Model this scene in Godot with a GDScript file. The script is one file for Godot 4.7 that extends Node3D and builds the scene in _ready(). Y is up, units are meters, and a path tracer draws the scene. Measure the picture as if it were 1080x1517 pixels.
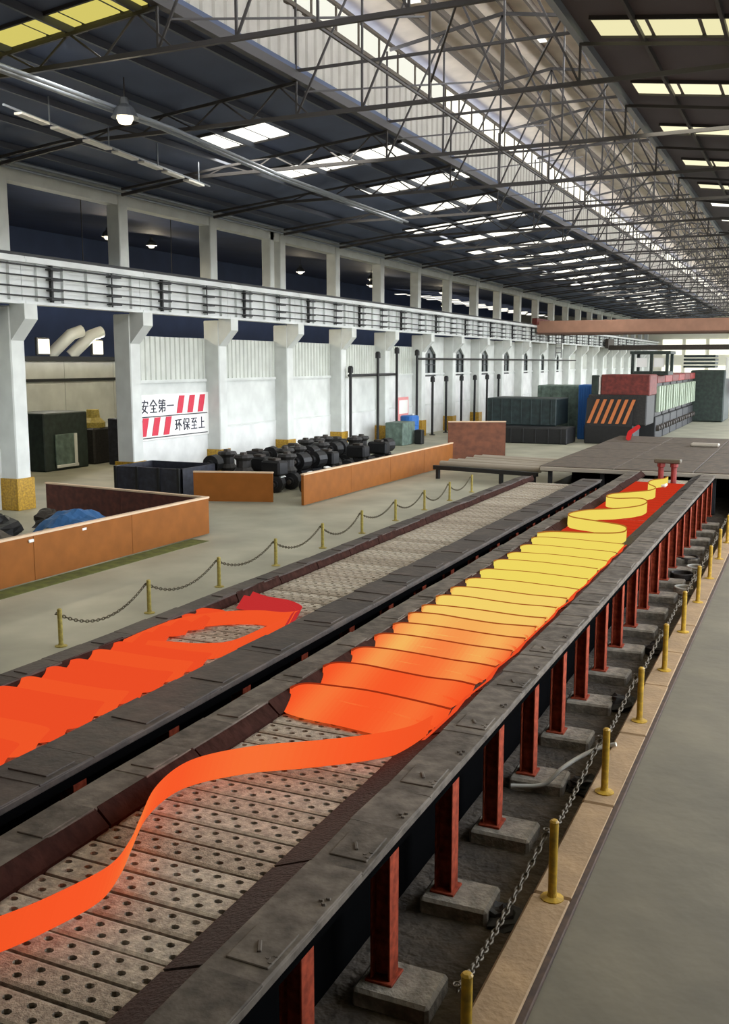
extends Node3D
# A steel hall: two cooling conveyors carrying glowing folded strip, scrap pens, crane runway, monitor roof.
# World: hall runs along -z, x to the right, floor at y = 0, metres.

const BAY := 6.34
const Z0 := -25.6          # first column in view
const WALL_X := -25.0
const FAR_Z := -176.0
const ORD := ["first", "second", "third", "fourth", "fifth", "sixth", "seventh", "eighth", "ninth", "tenth", "eleventh", "twelfth", "thirteenth", "fourteenth", "fifteenth", "sixteenth", "seventeenth", "eighteenth", "nineteenth", "twentieth", "twenty-first", "twenty-second", "twenty-third", "twenty-fourth", "twenty-fifth", "twenty-sixth", "twenty-seventh", "twenty-eighth", "twenty-ninth", "thirtieth", "thirty-first", "thirty-second", "thirty-third", "thirty-fourth", "thirty-fifth", "thirty-sixth", "thirty-seventh", "thirty-eighth", "thirty-ninth", "fortieth"]

var rng := RandomNumberGenerator.new()
var M := {}
var names := {}
var grime: Texture2D
var stain: Texture2D
var soft: Texture2D
var rough_bump: Texture2D


# ------------------------------------------------------------------ helpers
func numbered(called: String) -> String:
	var n: int = names.get(called, 0)
	names[called] = n + 1
	return called if n == 0 else "%s_%03d" % [called, n]


func new_st() -> SurfaceTool:
	var st := SurfaceTool.new()
	st.begin(Mesh.PRIMITIVE_TRIANGLES)
	return st


func tri(st: SurfaceTool, a: Vector3, b: Vector3, c: Vector3, out: Vector3) -> void:
	var n := (b - a).cross(c - a)
	if n.length_squared() < 1e-14:
		return
	n = n.normalized()
	if n.dot(out) < 0.0:
		n = -n
		st.set_normal(n); st.add_vertex(a)
		st.set_normal(n); st.add_vertex(b)
		st.set_normal(n); st.add_vertex(c)
	else:
		st.set_normal(n); st.add_vertex(a)
		st.set_normal(n); st.add_vertex(c)
		st.set_normal(n); st.add_vertex(b)


func quad(st: SurfaceTool, a: Vector3, b: Vector3, c: Vector3, d: Vector3, out: Vector3) -> void:
	tri(st, a, b, c, out)
	tri(st, a, c, d, out)


func hexa(st: SurfaceTool, p: Array) -> void:   # p: 0-3 bottom loop, 4-7 top loop
	var c := Vector3.ZERO
	for v in p:
		c += v
	c /= 8.0
	for f in [[0, 1, 2, 3], [4, 5, 6, 7], [0, 1, 5, 4], [1, 2, 6, 5], [2, 3, 7, 6], [3, 0, 4, 7]]:
		var a: Vector3 = p[f[0]]
		var b: Vector3 = p[f[1]]
		var d: Vector3 = p[f[2]]
		var e: Vector3 = p[f[3]]
		quad(st, a, b, d, e, (a + b + d + e) / 4.0 - c)


func box(st: SurfaceTool, c: Vector3, s: Vector3, b := Basis.IDENTITY) -> void:
	var h := s * 0.5
	var p := []
	for y in [-1.0, 1.0]:
		for q in [[-1.0, -1.0], [1.0, -1.0], [1.0, 1.0], [-1.0, 1.0]]:
			p.append(c + b * Vector3(q[0] * h.x, y * h.y, q[1] * h.z))
	hexa(st, p)


func span(st: SurfaceTool, x0: float, x1: float, y0: float, y1: float, z0: float, z1: float) -> void:
	box(st, Vector3((x0 + x1) / 2, (y0 + y1) / 2, (z0 + z1) / 2), Vector3(absf(x1 - x0), absf(y1 - y0), absf(z1 - z0)))


func cbox(st: SurfaceTool, c: Vector3, s: Vector3, ch: float, b := Basis.IDENTITY) -> void:   # chamfered box
	var h := s * 0.5
	var pt := func(axis: int, sx: float, sy: float, sz: float) -> Vector3:
		var v := Vector3(sx * (h.x - ch), sy * (h.y - ch), sz * (h.z - ch))
		v[axis] += ch * [sx, sy, sz][axis]
		return c + b * v
	for axis in 3:
		var u := (axis + 1) % 3
		var w := (axis + 2) % 3
		for s0 in [-1.0, 1.0]:
			var q := []
			for k in [[-1.0, -1.0], [1.0, -1.0], [1.0, 1.0], [-1.0, 1.0]]:
				var sg := [0.0, 0.0, 0.0]
				sg[axis] = s0; sg[u] = k[0]; sg[w] = k[1]
				q.append(pt.call(axis, sg[0], sg[1], sg[2]))
			quad(st, q[0], q[1], q[2], q[3], (q[0] + q[2]) / 2.0 - c)
		for s1 in [-1.0, 1.0]:          # edges parallel to this axis
			for s2 in [-1.0, 1.0]:
				var lo := [0.0, 0.0, 0.0]
				lo[axis] = -1.0; lo[u] = s1; lo[w] = s2
				var hi := lo.duplicate()
				hi[axis] = 1.0
				var e0: Vector3 = pt.call(u, lo[0], lo[1], lo[2])
				var e1: Vector3 = pt.call(w, lo[0], lo[1], lo[2])
				var e2: Vector3 = pt.call(w, hi[0], hi[1], hi[2])
				var e3: Vector3 = pt.call(u, hi[0], hi[1], hi[2])
				quad(st, e0, e1, e2, e3, (e0 + e2) / 2.0 - c)
	for sx in [-1.0, 1.0]:
		for sy in [-1.0, 1.0]:
			for sz in [-1.0, 1.0]:
				var a: Vector3 = pt.call(0, sx, sy, sz)
				tri(st, a, pt.call(1, sx, sy, sz), pt.call(2, sx, sy, sz), a - c)


func beam(st: SurfaceTool, a: Vector3, b: Vector3, w: float, h: float) -> void:
	var d := (b - a).normalized()
	var up := Vector3.UP if absf(d.y) < 0.95 else Vector3.RIGHT
	var sx := d.cross(up).normalized()
	var sy := sx.cross(d).normalized()
	box(st, (a + b) / 2, Vector3(w, h, a.distance_to(b)), Basis(sx, sy, -d))


func tube(st: SurfaceTool, pts: Array, r: float, n := 8, caps := true, squash := 1.0) -> void:
	var rings := []
	for i in pts.size():
		var d: Vector3 = (pts[mini(i + 1, pts.size() - 1)] - pts[maxi(i - 1, 0)]).normalized()
		var up := Vector3.UP if absf(d.y) < 0.95 else Vector3.BACK
		var sx := d.cross(up).normalized()
		var sy := sx.cross(d).normalized()
		var ring := []
		for k in n:
			var t := TAU * k / n
			ring.append([sx * cos(t) + sy * sin(t) * squash, pts[i] + (sx * cos(t) + sy * sin(t) * squash) * r])
		rings.append(ring)
	for i in pts.size() - 1:
		for k in n:
			var a = rings[i][k]
			var b = rings[i][(k + 1) % n]
			var c = rings[i + 1][(k + 1) % n]
			var d2 = rings[i + 1][k]
			var flip: bool = (b[1] - a[1]).cross(c[1] - a[1]).dot(a[0] + b[0]) > 0.0
			for v in ([a, c, b, a, d2, c] if flip else [a, b, c, a, c, d2]):
				st.set_normal(v[0].normalized())
				st.add_vertex(v[1])
	if caps:
		for e in [0, pts.size() - 1]:
			var out: Vector3 = (pts[0] - pts[1]) if e == 0 else (pts[e] - pts[e - 1])
			for k in range(1, n - 1):
				tri(st, rings[e][0][1], rings[e][k][1], rings[e][k + 1][1], out)


func lathe(st: SurfaceTool, base: Vector3, prof: Array, n := 14, axis := Vector3.UP) -> void:   # prof: [radius, along]
	var sx := axis.cross(Vector3.UP if absf(axis.y) < 0.9 else Vector3.RIGHT).normalized()
	var sy := axis.cross(sx).normalized()
	for i in prof.size() - 1:
		var r0: float = prof[i][0]
		var r1: float = prof[i + 1][0]
		for k in n:
			var d0 := sx * cos(TAU * k / n) + sy * sin(TAU * k / n)
			var d1 := sx * cos(TAU * (k + 1) / n) + sy * sin(TAU * (k + 1) / n)
			var p0: Vector3 = base + axis * prof[i][1]
			var p1: Vector3 = base + axis * prof[i + 1][1]
			var along: float = prof[i + 1][1] - prof[i][1]
			var out := (d0 + d1) * maxf(absf(along), 1e-4) - axis * signf(along if along != 0.0 else 1.0) * (r1 - r0) * 2.0
			if absf(along) < 1e-5:
				out = axis * (1.0 if i > prof.size() / 2 - 1 else -1.0)
			quad(st, p0 + d0 * r0, p0 + d1 * r0, p1 + d1 * r1, p1 + d0 * r1, out)


func prism(st: SurfaceTool, poly: Array, depth: Vector3) -> void:   # convex or simple outline extruded by depth
	var n := poly.size()
	var c := Vector3.ZERO
	for v in poly:
		c += v
	c = c / n + depth / 2
	var ax: Vector3 = (poly[1] - poly[0]).normalized()
	var nz := depth.normalized()
	var ay := nz.cross(ax)
	var flat := PackedVector2Array()
	for v in poly:
		flat.append(Vector2(v.dot(ax), v.dot(ay)))
	var ids := Geometry2D.triangulate_polygon(flat)
	for i in range(0, ids.size(), 3):
		tri(st, poly[ids[i]], poly[ids[i + 1]], poly[ids[i + 2]], -depth)
		tri(st, poly[ids[i]] + depth, poly[ids[i + 1]] + depth, poly[ids[i + 2]] + depth, depth)
	var turning := 0.0
	for i in n:
		turning += flat[i].cross(flat[(i + 1) % n])
	for i in n:
		var a: Vector3 = poly[i]
		var b: Vector3 = poly[(i + 1) % n]
		var out := (b - a).cross(depth) * (1.0 if turning > 0 else -1.0)
		quad(st, a, b, b + depth, a + depth, out)


func obj(called: String, st, m: Material, parent: Node = self) -> MeshInstance3D:
	var o := MeshInstance3D.new()
	o.mesh = st.commit() if st is SurfaceTool else st
	o.material_override = m
	if parent == self:
		o.name = numbered(called)
		add_child(o)
	else:
		o.name = called
		parent.add_child(o, true)
	return o


func thing(called: String, label: String, category: String, at := Vector3.ZERO, turn := 0.0, group := "") -> Node3D:
	var o := Node3D.new()
	o.name = numbered(called)
	add_child(o)
	o.position = at
	o.rotation.y = turn
	return tag(o, label, category, group)


func tag(o: Node3D, label: String, category: String, group := "") -> Node3D:
	o.set_meta("label", label)
	o.set_meta("category", category)
	if group:
		o.set_meta("group", group)
	return o


func struct(called: String, st, m: Material, parent: Node = self) -> MeshInstance3D:
	var o := obj(called, st, m, parent)
	if parent == self:
		o.set_meta("kind", "structure")
	return o


func hall(called: String) -> Node3D:   # an empty piece of the setting whose children are its pieces
	var o := Node3D.new()
	o.name = called
	add_child(o)
	o.set_meta("kind", "structure")
	return o


func dup(root: Node3D, at: Vector3, label: String, turn := 0.0) -> Node3D:
	var r: Node3D = root.duplicate()
	r.name = numbered(String(root.name).rstrip("0123456789").rstrip("_") if "_0" in String(root.name) else String(root.name))
	add_child(r)
	r.position = at
	r.rotation.y = turn
	r.set_meta("label", label)
	return r


func area(called: String, at: Vector3, size: Vector2, energy: float, color: Color, rot: Vector3) -> void:
	var l := AreaLight3D.new()
	l.name = numbered(called)
	add_child(l)
	l.position = at
	l.rotation_degrees = rot
	l.area_size = size
	l.light_energy = energy
	l.light_color = color
	l.area_range = 300.0
	l.shadow_enabled = true


func catmull(p: Array, per := 8) -> Array:
	var out := []
	for i in p.size() - 1:
		var a: Vector3 = p[maxi(i - 1, 0)]
		var b: Vector3 = p[i]
		var c: Vector3 = p[i + 1]
		var d: Vector3 = p[mini(i + 2, p.size() - 1)]
		for k in per:
			out.append(b.cubic_interpolate(c, a, d, float(k) / per))
	out.append(p[-1])
	return out


# ------------------------------------------------------------------ materials
func noise_tex(freq: float, lo: float, hi: float, s: int, kind := FastNoiseLite.TYPE_SIMPLEX_SMOOTH, oct := 4) -> Texture2D:
	var n := FastNoiseLite.new()
	n.seed = s
	n.frequency = freq
	n.noise_type = kind
	n.fractal_octaves = oct
	var t := NoiseTexture2D.new()
	t.width = 512
	t.height = 512
	t.seamless = true
	t.noise = n
	var g := Gradient.new()
	g.set_color(0, Color(lo, lo, lo))
	g.set_color(1, Color(hi, hi, hi))
	t.color_ramp = g
	return t


func mat(called: String, col: Color, rough := 0.7, metal := 0.0, tex: Texture2D = null, scale := 0.5, bump := 0.0) -> StandardMaterial3D:
	var m := StandardMaterial3D.new()
	m.resource_name = called
	m.albedo_color = col
	m.roughness = rough
	m.metallic = metal
	if tex:
		m.albedo_texture = tex
		m.uv1_triplanar = true
		m.uv1_world_triplanar = true
		m.uv1_scale = Vector3.ONE * scale
	if bump > 0.0:
		m.heightmap_enabled = true
		m.heightmap_texture = rough_bump
		m.heightmap_scale = bump
		m.uv1_triplanar = true
		m.uv1_world_triplanar = true
		m.uv1_scale = Vector3.ONE * scale
	M[called] = m
	return m


func rgb(r: float, g: float, b: float) -> Color:
	return Color(r / 255.0, g / 255.0, b / 255.0)


func glow(called: String, col: Color, energy := 1.0) -> StandardMaterial3D:
	var m := StandardMaterial3D.new()
	m.resource_name = called
	m.albedo_color = Color(0.02, 0.02, 0.02)
	m.roughness = 1.0
	m.metallic_specular = 0.0
	m.emission_enabled = true
	m.emission = col
	m.emission_energy_multiplier = energy
	M[called] = m
	return m


func make_materials() -> void:
	grime = noise_tex(0.012, 0.62, 1.0, 3)
	stain = noise_tex(0.006, 0.8, 1.0, 11, FastNoiseLite.TYPE_SIMPLEX_SMOOTH, 5)
	soft = noise_tex(0.008, 0.9, 1.0, 21)
	rough_bump = noise_tex(0.04, 0.0, 1.0, 7)
	mat("floor_left", rgb(176, 173, 150), 0.55, 0.0, stain, 0.11)
	mat("floor_right", rgb(112, 102, 80), 0.75, 0.0, stain, 0.17, 0.4)
	mat("pit", rgb(92, 79, 62), 0.9, 0.0, grime, 0.3, 3.0)
	mat("kerb", rgb(164, 132, 92), 0.8, 0.0, stain, 0.5, 0.6)
	mat("kerb_edge", rgb(84, 60, 38), 0.8, 0.0, grime, 0.8)
	mat("concrete", rgb(168, 155, 134), 0.9, 0.0, grime, 0.7, 1.0)
	mat("white_paint", rgb(218, 222, 218), 0.6, 0.0, soft, 0.18)
	mat("white_ribbed", rgb(204, 208, 200), 0.55, 0.0, soft, 0.2)
	mat("white_lower", rgb(226, 228, 226), 0.6, 0.0, soft, 0.21)
	mat("girder_white", rgb(226, 230, 229), 0.55, 0.0, soft, 0.14)
	mat("roof_navy", rgb(58, 76, 118), 0.8, 0.0, soft, 0.1)
	mat("roof_dark", rgb(84, 96, 124), 0.75, 0.0, soft, 0.1)
	mat("roof_dark_right", rgb(88, 82, 88), 0.75, 0.0, soft, 0.1)
	mat("purlin", rgb(84, 90, 104), 0.6, 0.0)
	mat("monitor_sheet", rgb(190, 187, 178), 0.7, 0.0, soft, 0.22)
	mat("monitor_roof", rgb(226, 214, 198), 0.7, 0.0, soft, 0.22)
	mat("monitor_purlin", rgb(86, 78, 68), 0.7, 0.0)
	mat("truss_steel", rgb(72, 70, 70), 0.6, 0.2)
	mat("pipe_light", rgb(150, 158, 168), 0.45, 0.3)
	mat("black", rgb(26, 27, 28), 0.6, 0.0, grime, 0.6)
	mat("black_line", rgb(38, 40, 42), 0.6, 0.0)
	mat("slat", rgb(198, 182, 158), 0.5, 0.12, grime, 1.6, 0.5)
	mat("slat_b", rgb(182, 166, 142), 0.55, 0.12, grime, 1.9, 0.6)
	mat("slat_c", rgb(208, 194, 170), 0.45, 0.12, grime, 1.4, 0.5)
	mat("rim", rgb(122, 111, 98), 0.75, 0.0, grime, 0.5, 0.35).metallic_specular = 0.3
	mat("rim_b", rgb(108, 98, 86), 0.75, 0.0, grime, 0.6, 0.35).metallic_specular = 0.3
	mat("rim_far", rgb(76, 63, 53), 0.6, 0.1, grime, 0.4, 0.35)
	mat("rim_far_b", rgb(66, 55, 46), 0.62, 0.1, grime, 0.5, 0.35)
	mat("bevel", rgb(52, 44, 38), 0.7, 0.15, grime, 1.0, 1.0)
	mat("under", rgb(10, 10, 10), 1.0, 0.0).metallic_specular = 0.0  # near-black standing in for the shade below the decks
	mat("scale_dark", rgb(64, 40, 33), 0.9, 0.0, grime, 0.9, 0.4).metallic_specular = 0.15
	mat("red_steel", rgb(178, 78, 50), 0.75, 0.0, grime, 1.2).metallic_specular = 0.25
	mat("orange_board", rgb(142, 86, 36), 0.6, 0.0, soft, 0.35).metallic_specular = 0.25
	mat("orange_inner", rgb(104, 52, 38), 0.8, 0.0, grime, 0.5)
	mat("board_cap", rgb(206, 178, 148), 0.6)
	mat("olive_base", rgb(104, 112, 44), 0.85, 0.0, grime, 0.4)
	mat("yellow", rgb(206, 160, 36), 0.5, 0.0, grime, 1.5)
	mat("yellow_dull", rgb(196, 176, 84), 0.6, 0.0, grime, 1.5)
	mat("chain", rgb(92, 82, 66), 0.5, 0.4)
	mat("chain_dark", rgb(88, 80, 60), 0.6, 0.3)
	mat("hose", rgb(196, 190, 174), 0.5)
	mat("blue", rgb(36, 102, 178), 0.5)
	mat("tarp_blue", rgb(46, 96, 146), 0.7)
	mat("navy_steel", rgb(52, 54, 66), 0.6, 0.1, grime, 0.5)
	mat("teal_dark", rgb(46, 62, 62), 0.6, 0.0, grime, 0.3)
	mat("green_machine", rgb(48, 62, 54), 0.6, 0.0, grime, 0.4)
	mat("grey_green", rgb(118, 140, 128), 0.6, 0.0, grime, 0.3)
	mat("brown_wall", rgb(132, 78, 50), 0.75, 0.0, grime, 0.3)
	mat("mill_red", rgb(128, 52, 44), 0.65, 0.0, grime, 0.4)
	mat("mill_bright_red", rgb(160, 52, 42), 0.6, 0.0, grime, 0.4)
	mat("mill_fin", rgb(150, 162, 140), 0.6)
	mat("hazard_orange", rgb(180, 104, 52), 0.6)
	mat("platform", rgb(100, 85, 68), 0.7, 0.1, grime, 0.3, 1.0)
	mat("platform_light", rgb(158, 148, 132), 0.5, 0.2)
	mat("crane_orange", rgb(180, 136, 114), 0.6, 0.0, soft, 0.2)
	mat("crane_under", rgb(104, 78, 66), 0.7)
	mat("sign_white", rgb(240, 240, 236), 0.6)
	mat("sign_red", rgb(206, 40, 66), 0.6)
	mat("sign_ink", rgb(36, 40, 58), 0.7)
	mat("sign_pink", rgb(226, 150, 150), 0.7)
	mat("casting_a", rgb(28, 28, 30), 0.55, 0.2, grime, 1.0)
	mat("casting_b", rgb(52, 50, 48), 0.6, 0.2, grime, 1.0)
	mat("casting_c", rgb(70, 62, 54), 0.6, 0.2, grime, 1.0)
	mat("paper_white", rgb(226, 226, 220), 0.8)
	mat("lamp_case", rgb(80, 84, 90), 0.5, 0.3)
	mat("window_dark", rgb(52, 62, 62), 0.3)
	mat("far_white", rgb(240, 238, 220), 0.8)
	glow("sky_panel_white", rgb(255, 252, 240), 1.5)
	glow("sky_panel_cream", rgb(255, 247, 206), 1.1)
	glow("sky_panel_yellow", rgb(228, 214, 112), 0.85)
	glow("sky_panel_pale", rgb(246, 238, 186), 0.95)
	glow("clerestory", rgb(255, 252, 238), 1.6)
	glow("clerestory_soft", rgb(244, 244, 230), 1.05)
	glow("lamp_glow", rgb(255, 244, 214), 2.0)
	glow("far_window", rgb(255, 255, 236), 1.3)
	for i in 9:
		var t := i / 8.0
		var a := rgb(248, 86, 38)
		var b := rgb(247, 138, 72)
		var c := rgb(244, 208, 108)
		var d := rgb(238, 216, 96)
		var col := a.lerp(b, t * 3.0) if t < 0.34 else (b.lerp(c, (t - 0.34) * 3.03) if t < 0.67 else c.lerp(d, (t - 0.67) * 3.03))
		var hm := glow("hot_%d" % i, col, 1.0)
		var im := Image.create(64, 4, false, Image.FORMAT_RGB8)
		for px in 64:      # hotter patches along each fold, cooler ends
			var u := px / 63.0
			var warm := exp(-pow((u - 0.36) / 0.1, 2.0)) + 0.8 * exp(-pow((u - 0.7) / 0.1, 2.0))
			var ends := smoothstep(0.2, 0.0, u) + smoothstep(0.82, 1.0, u)
			var cc := col.lerp(c, 0.75 * warm * clampf(1.0 - absf(t - 0.3) * 2.2, 0.0, 1.0)).lerp(rgb(240, 84, 36), 0.85 * ends * clampf(1.3 - t * 1.3, 0.0, 1.0))
			for py in 4:
				im.set_pixel(px, py, cc)
		hm.emission = Color.BLACK
		hm.emission_texture = ImageTexture.create_from_image(im)
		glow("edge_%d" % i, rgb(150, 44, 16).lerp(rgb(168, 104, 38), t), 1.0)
	glow("hot_red", rgb(234, 76, 36), 1.0)
	glow("hot_red_b", rgb(238, 84, 38), 1.0)
	glow("hot_dim", rgb(190, 46, 46), 1.0)
	glow("deck_glow_red", rgb(192, 50, 26), 1.0)  # dull red standing in for the glow on the deck


# ------------------------------------------------------------------ setting
func roof_l(x: float) -> float:
	return 11.75 + 0.1 * (x - WALL_X)


func roof_r(x: float) -> float:
	return 12.9 - 0.125 * (x + 5.67)


const OL := -13.5    # left and right edge of the roof opening below the monitor
const OR := -5.67


func build_floor() -> void:
	var st := new_st()
	span(st, -60.0, -9.75, -1.0, 0.0, 14.0, FAR_Z)
	span(st, -9.75, 6.4, -1.0, 0.0, -46.0, FAR_Z)
	struct("floor", st, M.floor_left)
	st = new_st()
	span(st, -1.74, 6.4, -1.0, 0.0, 14.0, -46.0)
	struct("floor_walkway", st, M.floor_right)
	st = new_st()
	span(st, -9.75, -1.74, -1.4, -0.6, 14.0, -46.0)
	struct("floor_pit", st, M.pit)
	var kerb := hall("kerb")
	var z := 2.0
	var k := 0
	while z > -45.0:
		st = new_st()
		var l := 1.9 + 0.5 * rng.randf()
		cbox(st, Vector3(-1.94 + rng.randf_range(-0.008, 0.008), -0.28, z - l / 2), Vector3(0.38, 0.66 + rng.randf_range(0, 0.012), l - 0.015), 0.025)
		obj("kerb_stone", st, M.kerb, kerb)
		z -= l
		k += 1
	st = new_st()
	cbox(st, Vector3(-1.735, 0.02, -21.5), Vector3(0.07, 0.05, 47.0), 0.01)
	obj("kerb_angle", st, M.kerb_edge, kerb)


func build_left_wall() -> void:
	var wall := hall("wall_left")
	for k in range(-1, 23):
		var za := Z0 - BAY * k - 0.45
		var zb := Z0 - BAY * (k + 1) + 0.45
		if k == 0:
			continue
		var high := k >= 6 and k <= 12
		var top := 4.05 if high else 6.1
		var st := new_st()
		span(st, -25.4, -25.2, 0.0, 2.1 if not high else 4.05, za + 0.45, zb - 0.45)
		obj("lower_panel", st, M.white_lower, wall)
		if not high:
			st = new_st()
			span(st, -25.38, -25.22, 2.1, 4.3, za + 0.45, zb - 0.45)
			obj("middle_panel", st, M.white_paint, wall)
			# trapezoid-ribbed upper sheet
			st = new_st()
			var n := 18
			var w := (za - zb + 0.9) / n
			for i in n:
				var z := za + 0.45 - i * w
				var pr := [[0.0, 0.0], [0.45, 0.0], [0.55, 0.05], [0.9, 0.05], [1.0, 0.0]]
				for j in 4:
					var p0 := Vector3(-25.26 + pr[j][1], 4.3, z - pr[j][0] * w)
					var p1 := Vector3(-25.26 + pr[j + 1][1], 4.3, z - pr[j + 1][0] * w)
					quad(st, p0, p1, p1 + Vector3(0, 1.8, 0), p0 + Vector3(0, 1.8, 0), Vector3.RIGHT)
			obj("ribbed_panel", st, M.white_ribbed, wall)
		st = new_st()
		span(st, -25.24, -25.1, 4.18, 4.3, za, zb)
		span(st, -25.24, -25.12, 2.02, 2.1, za, zb)
		obj("rail", st, M.white_paint, wall)
		if high:      # dark pointed opening between two corbels
			st = new_st()
			var zc := (za + zb) / 2
			prism(st, [Vector3(-25.5, 4.05, za), Vector3(-25.5, 4.05, zc + 1.1), Vector3(-25.5, 5.6, zc + 1.1), Vector3(-25.5, 6.3, zc), Vector3(-25.5, 6.9, zc), Vector3(-25.5, 6.9, za)], Vector3(0.3, 0, 0))
			prism(st, [Vector3(-25.5, 4.05, zb), Vector3(-25.5, 4.05, zc - 1.1), Vector3(-25.5, 5.6, zc - 1.1), Vector3(-25.5, 6.3, zc), Vector3(-25.5, 6.9, zc), Vector3(-25.5, 6.9, zb)], Vector3(0.3, 0, 0))
			obj("gable_panel", st, M.white_paint, wall)
			st = new_st()
			span(st, -25.45, -25.35, 4.05, 6.3, zc + 1.1, zc - 1.1)
			obj("dark_pane", st, M.window_dark, wall)
			st = new_st()
			for q in [-1.05, 0.0, 1.05]:
				span(st, -25.34, -25.26, 4.05, 5.7, zc + q - 0.05, zc + q + 0.05)
			span(st, -25.34, -25.26, 4.0, 4.15, zc - 1.15, zc + 1.15)
			span(st, -25.34, -25.26, 4.85, 4.93, zc - 1.1, zc + 1.1)
			obj("opening_frame", st, M.black_line, wall)
	# girder of the crane runway, one length per bay
	var run := hall("trim_1")
	for k in range(-2, 23):
		var za := Z0 - BAY * k
		var zb := za - BAY
		var st := new_st()
		span(st, -24.35, -24.2, 7.0, 8.4, za - 0.01, zb + 0.01)
		span(st, -24.6, -23.95, 8.3, 8.42, za - 0.01, zb + 0.01)
		span(st, -24.5, -24.05, 6.95, 7.06, za - 0.01, zb + 0.01)
		for i in 5:
			var z := za - BAY * (i + 0.5) / 5.0
			span(st, -24.2, -24.08, 7.05, 8.3, z - 0.02, z + 0.02)
		obj("girder", st, M.girder_white, run)
		st = new_st()
		span(st, -25.6, -24.36, 8.3, 8.36, za - 0.01, zb + 0.01)
		span(st, -24.36, -24.0, 8.42, 8.5, za - 0.01, zb + 0.01)
		obj("walkway_plate", st, M.girder_white, run)
		st = new_st()
		span(st, -24.24, -24.14, 8.5, 8.62, za, zb)
		obj("crane_rail", st, M.black_line, run)
	# upper lintel and eave
	var lint := hall("trim_2")
	for k in range(-2, 23):
		var za := Z0 - BAY * k
		var st := new_st()
		span(st, -25.4, -24.9, 11.05, 11.72, za - 0.01, za - BAY + 0.01)
		obj("lintel", st, M.white_paint, lint)
	var st2 := new_st()
	tube(st2, [Vector3(-24.65, 11.62, 0), Vector3(-24.65, 11.62, FAR_Z)], 0.07, 8)
	tube(st2, [Vector3(-24.65, 11.42, 0), Vector3(-24.65, 11.42, FAR_Z)], 0.05, 8)
	obj("eave_pipe", st2, M.pipe_light, lint)


func build_columns() -> void:
	var st := new_st()
	var base := thing("column", "", "column", Vector3(0, 0, 100), 0, "white columns carrying the crane runway")
	cbox(st, Vector3(-24.9, 3.45, 0), Vector3(0.8, 6.9, 0.66), 0.04)
	obj("shaft", st, M.white_paint, base)
	st = new_st()
	prism(st, [Vector3(-24.5, 5.75, -0.3), Vector3(-23.85, 6.45, -0.3), Vector3(-23.85, 6.95, -0.3), Vector3(-24.5, 6.95, -0.3)], Vector3(0, 0, 0.6))
	obj("corbel", st, M.white_paint, base)
	st = new_st()
	cbox(st, Vector3(-25.15, 10.05, 0), Vector3(0.6, 3.3, 0.56), 0.03)
	obj("upper_shaft", st, M.white_paint, base)
	st = new_st()
	for s in [[-24.47, 0.0, 0.06, 0.84], [-24.95, 0.38, 0.9, 0.06], [-24.95, -0.38, 0.9, 0.06]]:
		cbox(st, Vector3(s[0], 0.55, s[1]), Vector3(s[2], 1.1, s[3]), 0.015)
	obj("yellow_guard", st, M.yellow, base).set_meta("label", "yellow painted guard round the column foot")
	var n := 0
	for k in range(0, 23):
		var z := Z0 - BAY * k
		var label := "white column with yellow foot guard, the %s counted from the open bay along the hall" % ORD[n]
		if n == 0:
			base.position = Vector3(0, 0, z)
			base.set_meta("label", label)
		else:
			dup(base, Vector3(0, 0, z), label)
		n += 1
	# the doubled upper post at an expansion joint
	st = new_st()
	cbox(st, Vector3(-25.15, 10.0, Z0 - BAY * 3 + 1.0), Vector3(0.5, 3.2, 0.4), 0.03)
	tag(obj("expansion_post", st, M.white_paint), "slim white post doubled beside an upper column of the clerestory", "post")


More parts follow.
